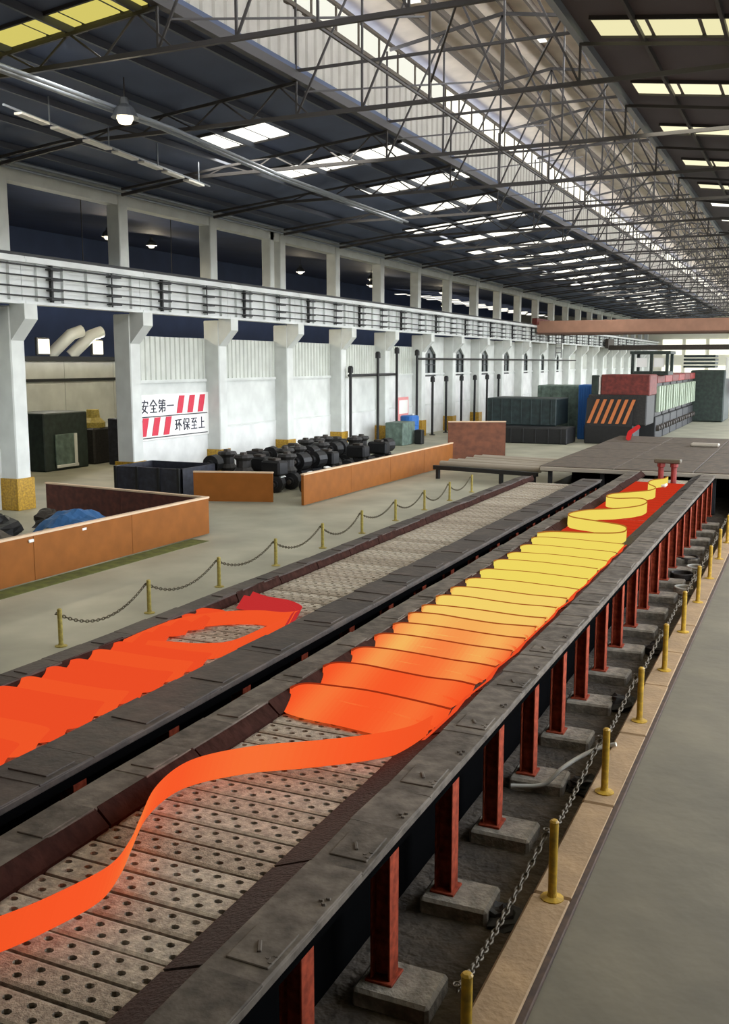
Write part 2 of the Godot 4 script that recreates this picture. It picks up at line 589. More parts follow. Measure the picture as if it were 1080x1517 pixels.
func build_neighbour_bay() -> void:
	var st := new_st()
	span(st, -50.3, -50.0, 0.0, 14.35, 14.0, FAR_Z)
	struct("wall_neighbour", st, M.roof_navy)
	st = new_st()
	hexa(st, [Vector3(-50.3, 14.2, 14), Vector3(-25.2, 11.75, 14), Vector3(-25.2, 11.75, FAR_Z), Vector3(-50.3, 14.2, FAR_Z), Vector3(-50.3, 14.4, 14), Vector3(-25.2, 11.95, 14), Vector3(-25.2, 11.95, FAR_Z), Vector3(-50.3, 14.4, FAR_Z)])
	struct("ceiling_neighbour", st, M.roof_navy)
	# white partition seen through the open bay
	var part := hall("wall_partition")
	for i in 4:
		st = new_st()
		span(st, -36.3, -36.1, 0.0, 5.2, -33.0 - i * 4.0, -36.97 - i * 4.0)
		obj("panel", st, M.white_paint, part)
	st = new_st()
	span(st, -36.1, -35.95, 5.1, 5.35, -33.0, -49.0)
	span(st, -36.1, -35.98, 4.05, 4.2, -33.0, -49.0)
	obj("rail", st, M.black_line, part)
	# equipment in the open bay
	var cab := thing("machine_cabinet", "dark green machine cabinet with a grey door in the open bay", "cabinet")
	st = new_st()
	cbox(st, Vector3(-33.2, 1.35, -36.4), Vector3(2.2, 2.7, 3.0), 0.05)
	obj("body", st, M.green_machine, cab)
	st = new_st()
	cbox(st, Vector3(-32.05, 0.95, -36.3), Vector3(0.08, 1.5, 1.5), 0.02)
	obj("door", st, M.grey_green, cab)
	st = new_st()
	cbox(st, Vector3(-32.0, 0.95, -36.9), Vector3(0.06, 1.5, 0.2), 0.02)
	cbox(st, Vector3(-32.0, 0.2, -36.3), Vector3(0.06, 0.14, 1.5), 0.02)
	obj("door_trim", st, M.paper_white, cab)
	var pump := thing("pump_unit", "dark pump unit with a yellow top beside the green cabinet", "pump")
	st = new_st()
	cbox(st, Vector3(-33.0, 0.9, -39.4), Vector3(1.2, 1.8, 1.4), 0.08)
	obj("body", st, M.casting_b, pump)
	st = new_st()
	lathe(st, Vector3(-33.0, 1.8, -39.4), [[0.0, 0.0], [0.6, 0.0], [0.6, 0.25], [0.35, 0.5], [0.3, 0.9], [0.0, 0.9]])
	obj("yellow_top", st, M.yellow_dull, pump).set_meta("label", "yellow pump top")
	var pan := thing("control_panel", "dark blue control panel standing in the open bay by the column", "panel")
	st = new_st()
	cbox(st, Vector3(-31.3, 1.15, -39.6), Vector3(0.8, 2.3, 1.4), 0.04)
	obj("body", st, M.navy_steel, pan)
	st = new_st()
	cbox(st, Vector3(-30.87, 1.5, -39.6), Vector3(0.05, 0.9, 1.0), 0.02)
	obj("screen_bezel", st, M.black, pan)
	for d in [[-41.0, "hot air duct sloping over the partition, nearer the kerb of two"], [-42.6, "hot air duct sloping over the partition, farther of two"]]:
		st = new_st()
		tube(st, [Vector3(-36.6, 5.4, d[0] + 0.5), Vector3(-35.8, 6.5, d[0] - 0.3), Vector3(-35.6, 6.7, d[0] - 0.9)], 0.32, 10)
		tag(obj("sloping_duct", st, M.white_paint), "white sloping duct above the partition, %s" % ("first from the cabinet" if d[0] > -42 else "second from the cabinet"), "duct")
	for d in [[-39.4, "above the green cabinet"], [-43.6, "beside the sloping ducts"]]:
		var l := thing("bay_lamp", "small bright square lamp over the partition, " + d[1], "lamp")
		st = new_st()
		cbox(st, Vector3(-36.06, 5.85, d[0]), Vector3(0.16, 0.9, 0.95), 0.03)
		obj("case", st, M.lamp_case, l)
		st = new_st()
		cbox(st, Vector3(-35.96, 5.85, d[0]), Vector3(0.06, 0.74, 0.8), 0.02)
		obj("lamp_glass", st, M.lamp_glow, l)
		area("bay_lamp_light", Vector3(-35.85, 5.85, d[0]), Vector2(0.8, 0.74), 14.0, rgb(255, 250, 236), Vector3(0, -90, 0))
	hi_bay("high_bay_lamp", Vector3(-29.5, 8.3, -35.0), "added unseen lamp inside the open bay over the green machine cabinet, lighting the partition", 20.0, "", 12.15)  # two lamps hidden behind the girder, added to brighten the partition
	hi_bay("high_bay_lamp", Vector3(-30.5, 8.4, -43.0), "added unseen lamp inside the open bay beyond the control panel, lighting the partition", 13.0, "", 12.25)  # second hidden lamp, added for the same brightening
	# hanging lamps of the neighbouring bay
	var where := [[-40.0, 12.6, -54.2], [-36.0, 11.9, -44.86], [-36.0, 11.85, -67.3], [-36.0, 12.3, -80.5], [-36.0, 12.3, -98.6], [-38.0, 11.5, -87.0], [-40.0, 11.6, -110.0], [-34.0, 11.4, -76.0]]
	for i in where.size():
		hi_bay("high_bay_lamp", Vector3(where[i][0], where[i][1], where[i][2]), "glowing bell lamp seen through the %s lit upper opening of the white wall" % ORD[i], 12.0, "lamps of the neighbouring bay", 11.75 + 0.0976 * (-25.2 - where[i][0]))
	for k in range(0, 11):
		st = new_st()
		var z := -112.0 - k * 5.4
		for j in 4:
			span(st, -47.0 + j * 1.6, -45.7 + j * 1.6, 13.55 - 0.098 * (j * 1.6 + 3.0), 13.6 - 0.098 * (j * 1.6 + 3.0), z, z - 0.9)
		var w := struct("window_neighbour_%d" % (k + 1), st, M.sky_panel_white)
		w.set_meta("kind", "structure")


func hi_bay(called: String, at: Vector3, label: String, energy: float, group := "", roof := 12.2) -> void:
	var t := thing(called, label, "lamp", at, 0.0, group)
	var st := new_st()
	lathe(st, Vector3(0, 0.0, 0), [[0.36, 0.0], [0.34, 0.02], [0.26, 0.22], [0.12, 0.34], [0.1, 0.5], [0.0, 0.5]], 16)
	obj("shade", st, M.lamp_case, t)
	st = new_st()
	lathe(st, Vector3(0, -0.02, 0), [[0.0, -0.16], [0.16, -0.12], [0.22, 0.0], [0.2, 0.1], [0.0, 0.12]], 14)
	obj("bulb", st, M.lamp_glow, t)
	st = new_st()
	tube(st, [Vector3(0, 0.5, 0), Vector3(0, roof - at.y, 0)], 0.02, 6)
	obj("hanger", st, M.truss_steel, t)
	var l := OmniLight3D.new()
	l.name = numbered("lamp_light")
	add_child(l)
	l.position = at + Vector3(0, -0.05, 0)
	l.light_energy = energy
	l.light_color = rgb(255, 238, 205)
	l.light_size = 0.1
	l.omni_range = 200.0
	l.omni_attenuation = 2.0
	l.shadow_enabled = true


func build_roof() -> void:
	var st := new_st()
	var za := 14.0
	hexa(st, [Vector3(WALL_X - 0.4, roof_l(WALL_X - 0.4), za), Vector3(OL, roof_l(OL), za), Vector3(OL, roof_l(OL), FAR_Z), Vector3(WALL_X - 0.4, roof_l(WALL_X - 0.4), FAR_Z),
		Vector3(WALL_X - 0.4, roof_l(WALL_X) + 0.16, za), Vector3(OL, roof_l(OL) + 0.2, za), Vector3(OL, roof_l(OL) + 0.2, FAR_Z), Vector3(WALL_X - 0.4, roof_l(WALL_X) + 0.16, FAR_Z)])
	var c := struct("ceiling", st, M.roof_dark)
	st = new_st()
	hexa(st, [Vector3(OR, roof_r(OR), za), Vector3(6.4, roof_r(6.4), za), Vector3(6.4, roof_r(6.4), FAR_Z), Vector3(OR, roof_r(OR), FAR_Z),
		Vector3(OR, roof_r(OR) + 0.2, za), Vector3(6.4, roof_r(6.4) + 0.2, za), Vector3(6.4, roof_r(6.4) + 0.2, FAR_Z), Vector3(OR, roof_r(OR) + 0.2, FAR_Z)])
	obj("right_slope", st, M.roof_dark_right, c)
	for i in 6:
		var x := -23.6 + i * 1.9
		st = new_st()
		span(st, x - 0.04, x + 0.04, roof_l(x) - 0.2, roof_l(x) - 0.02, za, FAR_Z)
		obj("purlin", st, M.purlin, c)
	for i in 6:
		var x := -4.2 + i * 1.9
		st = new_st()
		span(st, x - 0.04, x + 0.04, roof_r(x) - 0.16, roof_r(x) - 0.02, za, FAR_Z)
		obj("purlin", st, M.truss_steel, c)
	# edge beams of the monitor opening
	st = new_st()
	span(st, OL - 0.1, OL + 0.1, roof_l(OL) - 0.22, roof_l(OL) + 0.02, za, FAR_Z)
	obj("edge_beam", st, M.truss_steel, c)
	st = new_st()
	span(st, OR - 0.08, OR + 0.08, roof_r(OR) - 0.22, roof_r(OR) + 0.02, za, FAR_Z)
	obj("edge_beam", st, M.pipe_light, c)
	# the raised monitor: left wall with ribbed sheets, clerestory band, roof with purlins
	var mon := hall("wall_monitor")
	for k in range(-6, 24):
		var z := Z0 - BAY * k
		st = new_st()
		var n := 12
		var w := BAY / n
		for i in n:
			var zz := z - i * w
			var pr := [[0.0, 0.0], [0.45, 0.0], [0.55, 0.06], [0.9, 0.06], [1.0, 0.0]]
			for j in 4:
				var p0 := Vector3(OL - 0.1 + pr[j][1], roof_l(OL), zz - pr[j][0] * w)
				var p1 := Vector3(OL - 0.1 + pr[j + 1][1], roof_l(OL), zz - pr[j + 1][0] * w)
				quad(st, p0, p1, p1 + Vector3(0, 1.75, 0), p0 + Vector3(0, 1.75, 0), Vector3.RIGHT)
		span(st, OL - 0.25, OL - 0.14, roof_l(OL), 14.65, z, z - BAY)
		obj("ribbed_panel", st, M.monitor_sheet, mon)
	st = new_st()
	span(st, OL - 0.1, OL + 0.02, 14.58, 14.7, za, FAR_Z)
	span(st, OL - 0.1, OL + 0.02, 15.42, 15.52, za, FAR_Z)
	obj("clerestory_rail", st, M.monitor_purlin, mon)
	st = new_st()
	span(st, OR + 0.05, OR + 0.2, roof_r(OR), 14.65, za, FAR_Z)
	obj("far_side_panel", st, M.monitor_sheet, mon)
	st = new_st()
	var ridge := 16.35
	for s in [[OL - 0.3, (OL + OR) / 2], [OR + 0.3, (OL + OR) / 2]]:
		hexa(st, [Vector3(s[0], 15.72, za), Vector3(s[1], ridge, za), Vector3(s[1], ridge, FAR_Z), Vector3(s[0], 15.72, FAR_Z), Vector3(s[0], 15.9, za), Vector3(s[1], ridge + 0.18, za), Vector3(s[1], ridge + 0.18, FAR_Z), Vector3(s[0], 15.9, FAR_Z)])
	var mc := struct("ceiling_monitor", st, M.monitor_roof)
	for i in 8:
		var x := OL + 1.2 + i * 0.87
		var y := 15.72 + (ridge - 15.72) * (1.0 - absf(x - (OL + OR) / 2) / ((OR - OL) / 2 + 0.3)) - 0.02
		st = new_st()
		span(st, x - 0.05, x + 0.05, y - 0.2, y, za, FAR_Z)
		obj("purlin", st, M.monitor_purlin, mc)
	# clerestory panes, both sides of the monitor
	for side in 2:
		var w := hall("window_clerestory_%d" % (side + 1))
		var x := OL - 0.08 if side == 0 else OR + 0.08
		var z := 4.0
		var i := 0
		while z > FAR_Z + 2.0:
			st = new_st()
			var l := 1.52
			span(st, x - 0.03, x + 0.03, 14.72, 15.4, z, z - l)
			obj("pane", st, M.clerestory if z < -36.0 else M.clerestory_soft, w)
			if i % 1 == 0 and side == 0:
				st = new_st()
				span(st, x - 0.02, x + 0.08, 14.7, 15.42, z - l, z - l - 0.065)
				obj("mullion", st, M.monitor_purlin, w)
			z -= l + 0.065
			i += 1
	# small bright slots in the monitor roof
	for q in [[-9.35, -24.4], [-8.95, -24.4], [-10.2, -29.0], [-11.9, -29.6], [-9.6, -36.0]]:
		st = new_st()
		var y := 15.72 + (ridge - 15.72) * (1.0 - absf(q[0] - (OL + OR) / 2) / ((OR - OL) / 2 + 0.3))
		box(st, Vector3(q[0], y - 0.05, q[1]), Vector3(0.42, 0.04, 0.5))
		struct("window_slot_%d" % int(-q[1] * 10 - q[0]), st, M.sky_panel_white)


func build_skylights() -> void:
	# [z centre, x from, x to, kind]
	var left := [[-18.5, -19.3, -13.9, 2], [-29.2, -19.3, -16.5, 0], [-34.7, -20.0, -13.9, 0], [-40.4, -18.4, -13.9, 0], [-46.2, -18.9, -14.1, 0], [-51.6, -20.8, -14.4, 0], [-56.9, -21.0, -14.3, 0], [-62.8, -21.0, -14.2, 0]]
	var z := -68.6
	while z > -165.0:
		left.append([z, -21.0, -14.2, 0])
		z -= 5.8
	var n := 1
	for s in left:
		skylight(n, s, true)
		n += 1
	var right := [[-7.0, 2], [-13.0, 2], [-18.8, 3], [-24.5, 3], [-30.1, 1], [-35.6, 1], [-41.6, 1], [-47.3, 1], [-52.9, 0], [-58.6, 0], [-64.4, 0]]
	z = -70.2
	while z > -165.0:
		right.append([z, 0])
		z -= 5.8
	for s in right:
		skylight(n, [s[0], -5.2, 3.2, s[1]], false)
		n += 1


func skylight(n: int, s: Array, is_left: bool) -> void:
	var w := hall("window_%d" % n)
	var x: float = s[1]
	var m: Material = [M.sky_panel_white, M.sky_panel_cream, M.sky_panel_yellow, M.sky_panel_pale][s[3]]
	var wide := (1.85 if s[3] == 0 else 0.95) if is_left else 1.35
	while x < s[2] - 0.3:
		var x1 := minf(x + rng.randf_range(0.85, 1.25), s[2])
		var y0 := (roof_l(x) if is_left else roof_r(x)) - 0.03
		var y1 := (roof_l(x1) if is_left else roof_r(x1)) - 0.03
		var st := new_st()
		hexa(st, [Vector3(x, y0, s[0] + wide / 2), Vector3(x1, y1, s[0] + wide / 2), Vector3(x1, y1, s[0] - wide / 2), Vector3(x, y0, s[0] - wide / 2),
			Vector3(x, y0 + 0.03, s[0] + wide / 2), Vector3(x1, y1 + 0.03, s[0] + wide / 2), Vector3(x1, y1 + 0.03, s[0] - wide / 2), Vector3(x, y0 + 0.03, s[0] - wide / 2)])
		obj("pane", st, m, w)
		x = x1 + 0.1
	var st2 := new_st()
	for dz in [wide / 2 + 0.04, -wide / 2 - 0.04]:
		var a := Vector3(s[1], (roof_l(s[1]) if is_left else roof_r(s[1])) - 0.04, s[0] + dz)
		var b := Vector3(s[2], (roof_l(s[2]) if is_left else roof_r(s[2])) - 0.04, s[0] + dz)
		beam(st2, a, b, 0.06, 0.09)
	obj("frame", st2, M.truss_steel, w)


func build_trusses() -> void:
	for k in range(-1, 22):
		var z := Z0 + 0.5 - BAY * k
		var t := thing("roof_truss", "dark steel roof truss crossing the hall, the %s one along the monitor roof" % ORD[k + 1], "truss", Vector3(0, 0, z), 0, "steel trusses under the monitor roof")
		var yb := 11.75
		var pieces := [["bottom_chord", Vector3(-24.5, 11.35, 0), Vector3(-21, yb, 0), 0.09], ["bottom_chord", Vector3(-21, yb, 0), Vector3(5.5, yb, 0), 0.09],
			["top_chord", Vector3(-24.5, roof_l(-24.5) - 0.24, 0), Vector3(OL, roof_l(OL) - 0.26, 0), 0.07], ["top_chord", Vector3(OR, roof_r(OR) - 0.24, 0), Vector3(5.9, roof_r(5.9) - 0.24, 0), 0.07],
			["top_chord", Vector3(OL + 0.1, 15.2, 0), Vector3((OL + OR) / 2, 15.8, 0), 0.08], ["top_chord", Vector3(OR - 0.1, 15.2, 0), Vector3((OL + OR) / 2, 15.8, 0), 0.08],
			["middle_chord", Vector3(OL, roof_l(OL) + 0.05, 0), Vector3(OR, roof_r(OR) + 0.05, 0), 0.06]]
		for x in [OL, -11.5, -9.58, -7.6, OR]:
			pieces.append(["post", Vector3(x, yb, 0), Vector3(x, 15.75 - absf(x + 9.58) * 0.15, 0), 0.045])
		var xs := [OL, -11.5, -9.58, -7.6, OR]
		for i in 4:
			var lo: float = xs[i] if i < 2 else xs[i + 1]
			var hi: float = xs[i + 1] if i < 2 else xs[i]
			pieces.append(["diagonal", Vector3(lo, yb, 0), Vector3(hi, 15.75 - absf(hi + 9.58) * 0.15, 0), 0.045])
		for i in 5:
			var x := -22.6 + i * 1.9
			pieces.append(["diagonal", Vector3(x, yb, 0), Vector3(x + 0.95, roof_l(x + 0.95) - 0.24, 0), 0.035])
			pieces.append(["diagonal", Vector3(x + 1.9, yb, 0), Vector3(x + 0.95, roof_l(x + 0.95) - 0.24, 0), 0.035])
		for q in pieces:
			var st := new_st()
			beam(st, q[1], q[2], q[3], q[3] * 1.2)
			obj(q[0], st, M.truss_steel, t)
	# bracing between the trusses below the monitor
	for k in range(-1, 20):
		var z := Z0 + 0.5 - BAY * k
		var t := thing("brace", "thin steel bracing between roof trusses, the %s set along the monitor" % ORD[k + 1], "brace", Vector3.ZERO, 0, "roof bracing")
		for q in [[Vector3(OL + 0.2, 12.4, z - 0.1), Vector3(-9.7, 13.8, z - BAY + 0.1), 0.045], [Vector3(OR - 0.2, 13.9, z - 0.1), Vector3(-9.5, 12.2, z - BAY + 0.1), 0.05], [Vector3(-9.6, 11.75, z - 0.1), Vector3(-9.6, 11.75, z - BAY + 0.1), 0.05]]:
			var st := new_st()
			beam(st, q[0], q[1], q[2], q[2])
			obj("rod", st, M.truss_steel, t)
	# long pipes under the roof
	var st := new_st()
	for dx in [0.0, 0.28]:
		tube(st, [Vector3(-17.2 + dx, 11.55, -12), Vector3(-17.2 + dx, 11.55, -24), Vector3(-17.9 + dx, 11.55, -32), Vector3(-18.1 + dx, 11.55, -44)], 0.06, 8)
	tag(obj("twin_pipe", st, M.pipe_light), "pair of thin pale pipes running along beneath the dark roof", "pipe")
	var tray := thing("cable_tray", "cable tray with painted sunlit dashes, hung along the dark roof above the upper openings", "tray")
	st = new_st()
	for i in 7:
		beam(st, Vector3(-19.2 - i * 0.24, 11.4, -20.5 - i * 1.6), Vector3(-19.35 - i * 0.24, 11.4, -21.7 - i * 1.6), 0.24, 0.06)
	obj("sunlit_tray_length", st, M.paper_white, tray)  # white lengths stand in for sunlight falling on the tray
	st = new_st()
	beam(st, Vector3(-19.2, 11.5, -20.0), Vector3(-20.9, 11.5, -32.0), 0.05, 0.05)
	for i in 4:
		beam(st, Vector3(-19.5 - i * 0.4, 11.5, -22.0 - i * 3.0), Vector3(-19.5 - i * 0.4, 12.2, -22.0 - i * 3.0), 0.03, 0.03)
	obj("hanger", st, M.pipe_light, tray)
	hi_bay("high_bay_lamp", Vector3(-16.72, 11.3, -21.7), "glowing bell lamp hung on the twin pipes under the dark roof", 3.0, "", 12.3)


func build_shell() -> void:
	# right wall with a ribbon of windows added for daylight, wall behind, far gable
	var st := new_st()
	span(st, 6.0, 6.4, 0.0, 1.6, 14.0, FAR_Z)
	span(st, 6.0, 6.4, 11.2, 12.0, 14.0, FAR_Z)
	span(st, 6.0, 6.4, 1.6, 11.2, 14.0, -9.0)  # unseen stretch, closed up to darken the near walkway
	var w := struct("wall_right", st, M.grey_green)
	for k in range(0, 31):
		st = new_st()
		span(st, 6.0, 6.4, 1.6, 11.2, 14.0 - k * BAY, 13.5 - k * BAY)
		obj("pier", st, M.white_paint, w)
	st = new_st()
	span(st, -50.0, 6.4, 0.0, 16.5, 14.0, 14.3)
	struct("wall_back", st, M.white_paint)
	st = new_st()
	span(st, -50.3, 6.4, 0.0, 16.5, FAR_Z, FAR_Z - 0.3)
	struct("wall_far", st, M.far_white)
	var fw := hall("window_far")
	for r in [[-24.0, 3.2, 2.2, 4.6], [-20.2, 3.2, 2.2, 4.6], [-16.4, 3.2, 2.2, 4.6], [-12.6, 3.2, 2.2, 4.6], [-24.0, 3.2, 6.4, 9.0], [-20.2, 3.2, 6.4, 9.0], [-16.4, 3.2, 6.4, 9.0], [-12.6, 3.2, 6.4, 9.0], [-8.8, 3.2, 6.4, 9.0], [-5.0, 3.2, 6.4, 9.0], [-8.8, 3.2, 2.2, 4.6], [-5.0, 3.2, 2.2, 4.6]]:
		st = new_st()
		span(st, r[0], r[0] + r[1], r[2], r[3], FAR_Z + 0.12, FAR_Z + 0.04)
		obj("pane", st, M.far_window, fw)


# ------------------------------------------------------------------ conveyors
func slat_mesh(w: float, l: float, rows: int, cols: int) -> ArrayMesh:
	# a plate with two staggered rows of round holes; top at y = 0, centred
	var st := new_st()
	var margin := w * 0.1
	var cz := (w - 2 * margin) / rows
	var cx := l / (cols + 0.5)
	var r := cz * 0.27
	var th := 0.035
	var up := Vector3.UP
	for row in rows:
		var z0 := -w / 2 + margin + row * cz
		var x0 := -l / 2 + (cx * 0.5 if row % 2 else 0.0)
		if row % 2:
			quad(st, Vector3(-l / 2, 0, z0), Vector3(x0, 0, z0), Vector3(x0, 0, z0 + cz), Vector3(-l / 2, 0, z0 + cz), up)
		else:
			quad(st, Vector3(l / 2 - cx * 0.5, 0, z0), Vector3(l / 2, 0, z0), Vector3(l / 2, 0, z0 + cz), Vector3(l / 2 - cx * 0.5, 0, z0 + cz), up)
		for col in cols:
			var c := Vector3(x0 + (col + 0.5) * cx, 0, z0 + cz / 2)
			var o := []
			var e := []
			for k in 8:
				var t := TAU * k / 8 + TAU / 16
				o.append(c + Vector3(cos(t) * r * 1.25, 0, sin(t) * r))
				var kk: Array = [[1.0, 0.5], [0.5, 1.0], [-0.5, 1.0], [-1.0, 0.5], [-1.0, -0.5], [-0.5, -1.0], [0.5, -1.0], [1.0, -0.5]][k]
				e.append(c + Vector3(kk[0] * cx / 2, 0, kk[1] * cz / 2))
			for k in 8:
				var k2 := (k + 1) % 8
				quad(st, o[k], e[k], e[k2], o[k2], up)
				if k % 2 == 0:
					var corner := c + Vector3(signf(e[k].x + e[k2].x - 2 * c.x) * cx / 2, 0, signf(e[k].z + e[k2].z - 2 * c.z) * cz / 2)
					tri(st, e[k], corner, e[k2], up)
				quad(st, o[k], o[k2], o[k2] - up * th, o[k] - up * th, c - (o[k] + o[k2]) / 2)
	for s in [-1.0, 1.0]:
		var za: float = s * w / 2
		var zb: float = s * (w / 2 - margin)
		quad(st, Vector3(-l / 2, 0, zb), Vector3(l / 2, 0, zb), Vector3(l / 2, -0.012, za), Vector3(-l / 2, -0.012, za), up)
		quad(st, Vector3(-l / 2, -0.012, za), Vector3(l / 2, -0.012, za), Vector3(l / 2, -0.07, za), Vector3(-l / 2, -0.07, za), Vector3(0, 0, s))
		quad(st, Vector3(s * l / 2, 0, -w / 2 + margin), Vector3(s * l / 2, 0, w / 2 - margin), Vector3(s * l / 2, -0.05, w / 2 - margin), Vector3(s * l / 2, -0.05, -w / 2 + margin), Vector3(s, 0, 0))
	return st.commit()


func build_conveyor(called: String, label: String, xs: Array, z_end: float, with_lugs: bool) -> Node3D:
	# xs: right outer edge, right rim inner edge, slat right, slat left, left rim inner, left outer
	var t := thing(called, label, "conveyor")
	var pitch := 0.315
	var mesh := slat_mesh(pitch - 0.03, xs[2] - xs[3] + 0.1, 2, 8)
	var z := -2.5
	var mats := [M.slat, M.slat_b, M.slat_c, M.slat]
	while z > z_end:
		var o := obj("slat", mesh, mats[rng.randi() % 4], t)
		o.position = Vector3((xs[2] + xs[3]) / 2, 0.82 + rng.randf_range(-0.006, 0.006), z)
		o.rotation = Vector3(rng.randf_range(-0.012, 0.012), rng.randf_range(-0.004, 0.004) + (PI if rng.randf() > 0.5 else 0.0), 0)
		z -= pitch
	# skirts and black sheets put in for the shade under the slats
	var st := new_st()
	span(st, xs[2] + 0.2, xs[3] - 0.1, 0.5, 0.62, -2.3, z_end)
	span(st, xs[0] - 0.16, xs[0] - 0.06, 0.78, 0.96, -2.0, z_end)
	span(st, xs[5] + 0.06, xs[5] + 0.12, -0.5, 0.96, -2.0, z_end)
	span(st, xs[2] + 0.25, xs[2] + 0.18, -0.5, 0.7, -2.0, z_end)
	obj("frame_and_shade", st, M.under, t)
	# bevelled guide on the near side of the slats, plate by plate
	z = -2.0
	while z > z_end:
		var l := 1.55
		st = new_st()
		var j := rng.randf_range(-0.01, 0.01)
		hexa(st, [Vector3(xs[1] + 0.02, 0.9, z), Vector3(xs[2] + 0.02, 0.78, z), Vector3(xs[2] + 0.02, 0.78, z - l + 0.03), Vector3(xs[1] + 0.02, 0.9, z - l + 0.03),
			Vector3(xs[1] + 0.02, 0.985 + j, z), Vector3(xs[2] - 0.02, 0.84 + j, z), Vector3(xs[2] - 0.02, 0.84 + j, z - l + 0.03), Vector3(xs[1] + 0.02, 0.985 + j, z - l + 0.03)])
		obj("guide_plate", st, M.bevel, t)
		st = new_st()
		hexa(st, [Vector3(xs[3] - 0.02, 0.78, z), Vector3(xs[4] - 0.05, 0.8, z), Vector3(xs[4] - 0.05, 0.8, z - l + 0.03), Vector3(xs[3] - 0.02, 0.78, z - l + 0.03),
			Vector3(xs[3] + 0.01, 0.86, z), Vector3(xs[4] + 0.01, 1.0 + j, z), Vector3(xs[4] + 0.01, 1.0 + j, z - l + 0.03), Vector3(xs[3] + 0.01, 0.86, z - l + 0.03)])
		obj("side_plate", st, M.scale_dark, t)
		z -= l
	# rim plates, slightly lapped and uneven
	z = -2.0
	var k := 0
	while z > z_end:
		var l := 0.78 + rng.randf_range(-0.05, 0.05)
		for s in 2:
			var xa: float = xs[0] if s == 0 else xs[4] + 0.02
			var xb: float = xs[1] if s == 0 else xs[5]
			st = new_st()
			cbox(st, Vector3(0.0, 0.0, 0), Vector3(absf(xa - xb), 0.035, l + 0.03), 0.008)
			if k % 2 == s:
				cbox(st, Vector3(0.0 + 0.03, 0.021, 0.02), Vector3(absf(xa - xb) * 0.7, 0.02, l * 0.55), 0.006)
			if with_lugs and s == 0 and z > -14.0:
				for q in [[0.06, 0.22], [0.1, 0.26], [0.06, 0.3]]:
					lathe(st, Vector3(absf(xa - xb) / 2 - q[0], 0.015, l / 2 - q[1]), [[0.0, 0.022], [0.017, 0.022], [0.02, 0.0], [0.0, 0.0]], 6)
				if k % 2 == 0:
					cbox(st, Vector3(0.0 + 0.02, 0.035, 0.05), Vector3(0.03, 0.02, 0.13), 0.006, Basis(Vector3.UP, 0.5))
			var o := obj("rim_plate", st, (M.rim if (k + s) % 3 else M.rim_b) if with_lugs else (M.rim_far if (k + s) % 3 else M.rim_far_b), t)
			o.position = Vector3((xa + xb) / 2 + rng.randf_range(-0.006, 0.004), 0.985 + rng.randf_range(-0.006, 0.006), z - l / 2)
			o.rotation = Vector3(rng.randf_range(-0.016, 0.02), rng.randf_range(-0.012, 0.012), rng.randf_range(-0.02, 0.02))
		z -= l
		k += 1
	# bright worn outer edges
	st = new_st()
	cbox(st, Vector3(xs[0] - 0.012, 0.955, (z_end - 2.0) / 2), Vector3(0.03, 0.07, absf(z_end + 2.0)), 0.008)
	cbox(st, Vector3(xs[5] + 0.012, 0.955, (z_end - 2.0) / 2), Vector3(0.03, 0.07, absf(z_end + 2.0)), 0.008)
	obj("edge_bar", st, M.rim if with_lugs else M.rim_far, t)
	# posts
	z = -4.15
	while z > z_end:
		for s in 2:
			var x: float = xs[0] - 0.16 if s == 0 else xs[5] + 0.16
			if s == 1 and with_lugs:
				continue
			st = new_st()
			cbox(st, Vector3(x + 0.085, 0.22, z), Vector3(0.02, 1.32, 0.2), 0.005)
			cbox(st, Vector3(x - 0.085, 0.22, z), Vector3(0.02, 1.32, 0.2), 0.005)
			cbox(st, Vector3(x, 0.22, z), Vector3(0.16, 1.32, 0.016), 0.004)
			cbox(st, Vector3(x, -0.43, z), Vector3(0.26, 0.03, 0.28), 0.006)
			obj("leg", st, M.red_steel, t).set_meta("label", "red painted steel leg")
		z -= 1.63
	return t


func ribbon(st: SurfaceTool, base: Array, top: Array, th: float) -> void:
	# a standing strip between two polylines
	for i in base.size() - 1:
		var d: Vector3 = base[i + 1] - base[i]
		var n := Vector3(-d.z, 0, d.x).normalized() * th / 2
		st.set_uv(Vector2((i + 0.5) / (base.size() - 1), 0.5))
		hexa(st, [base[i] - n, base[i + 1] - n, base[i + 1] + n, base[i] + n, top[i] - n, top[i + 1] - n, top[i + 1] + n, top[i] + n])


func fold(t: Node3D, called: String, plan: Array, y: float, h: float, lean: Array, hot: Material, edge: Material, per := 7) -> void:
	# plan: [x, z]; lean: how far the top leans along x and z at each plan point
	var b := []
	var u := []
	for i in plan.size():
		b.append(Vector3(plan[i][0], y, plan[i][1]))
		u.append(Vector3(plan[i][0] + lean[i][0], y + h, plan[i][1] + lean[i][1]))
	b = catmull(b, per)
	u = catmull(u, per)
	var st := new_st()
	ribbon(st, b, u, 0.014)
	var o := obj(called, st, hot, t)
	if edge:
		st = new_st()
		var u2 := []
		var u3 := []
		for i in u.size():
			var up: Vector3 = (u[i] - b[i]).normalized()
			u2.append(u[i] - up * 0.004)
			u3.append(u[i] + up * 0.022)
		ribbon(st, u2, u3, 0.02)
		obj("edge_shade_line", st, edge, o)  # darker line for the shade between folds, set along the cooling edge


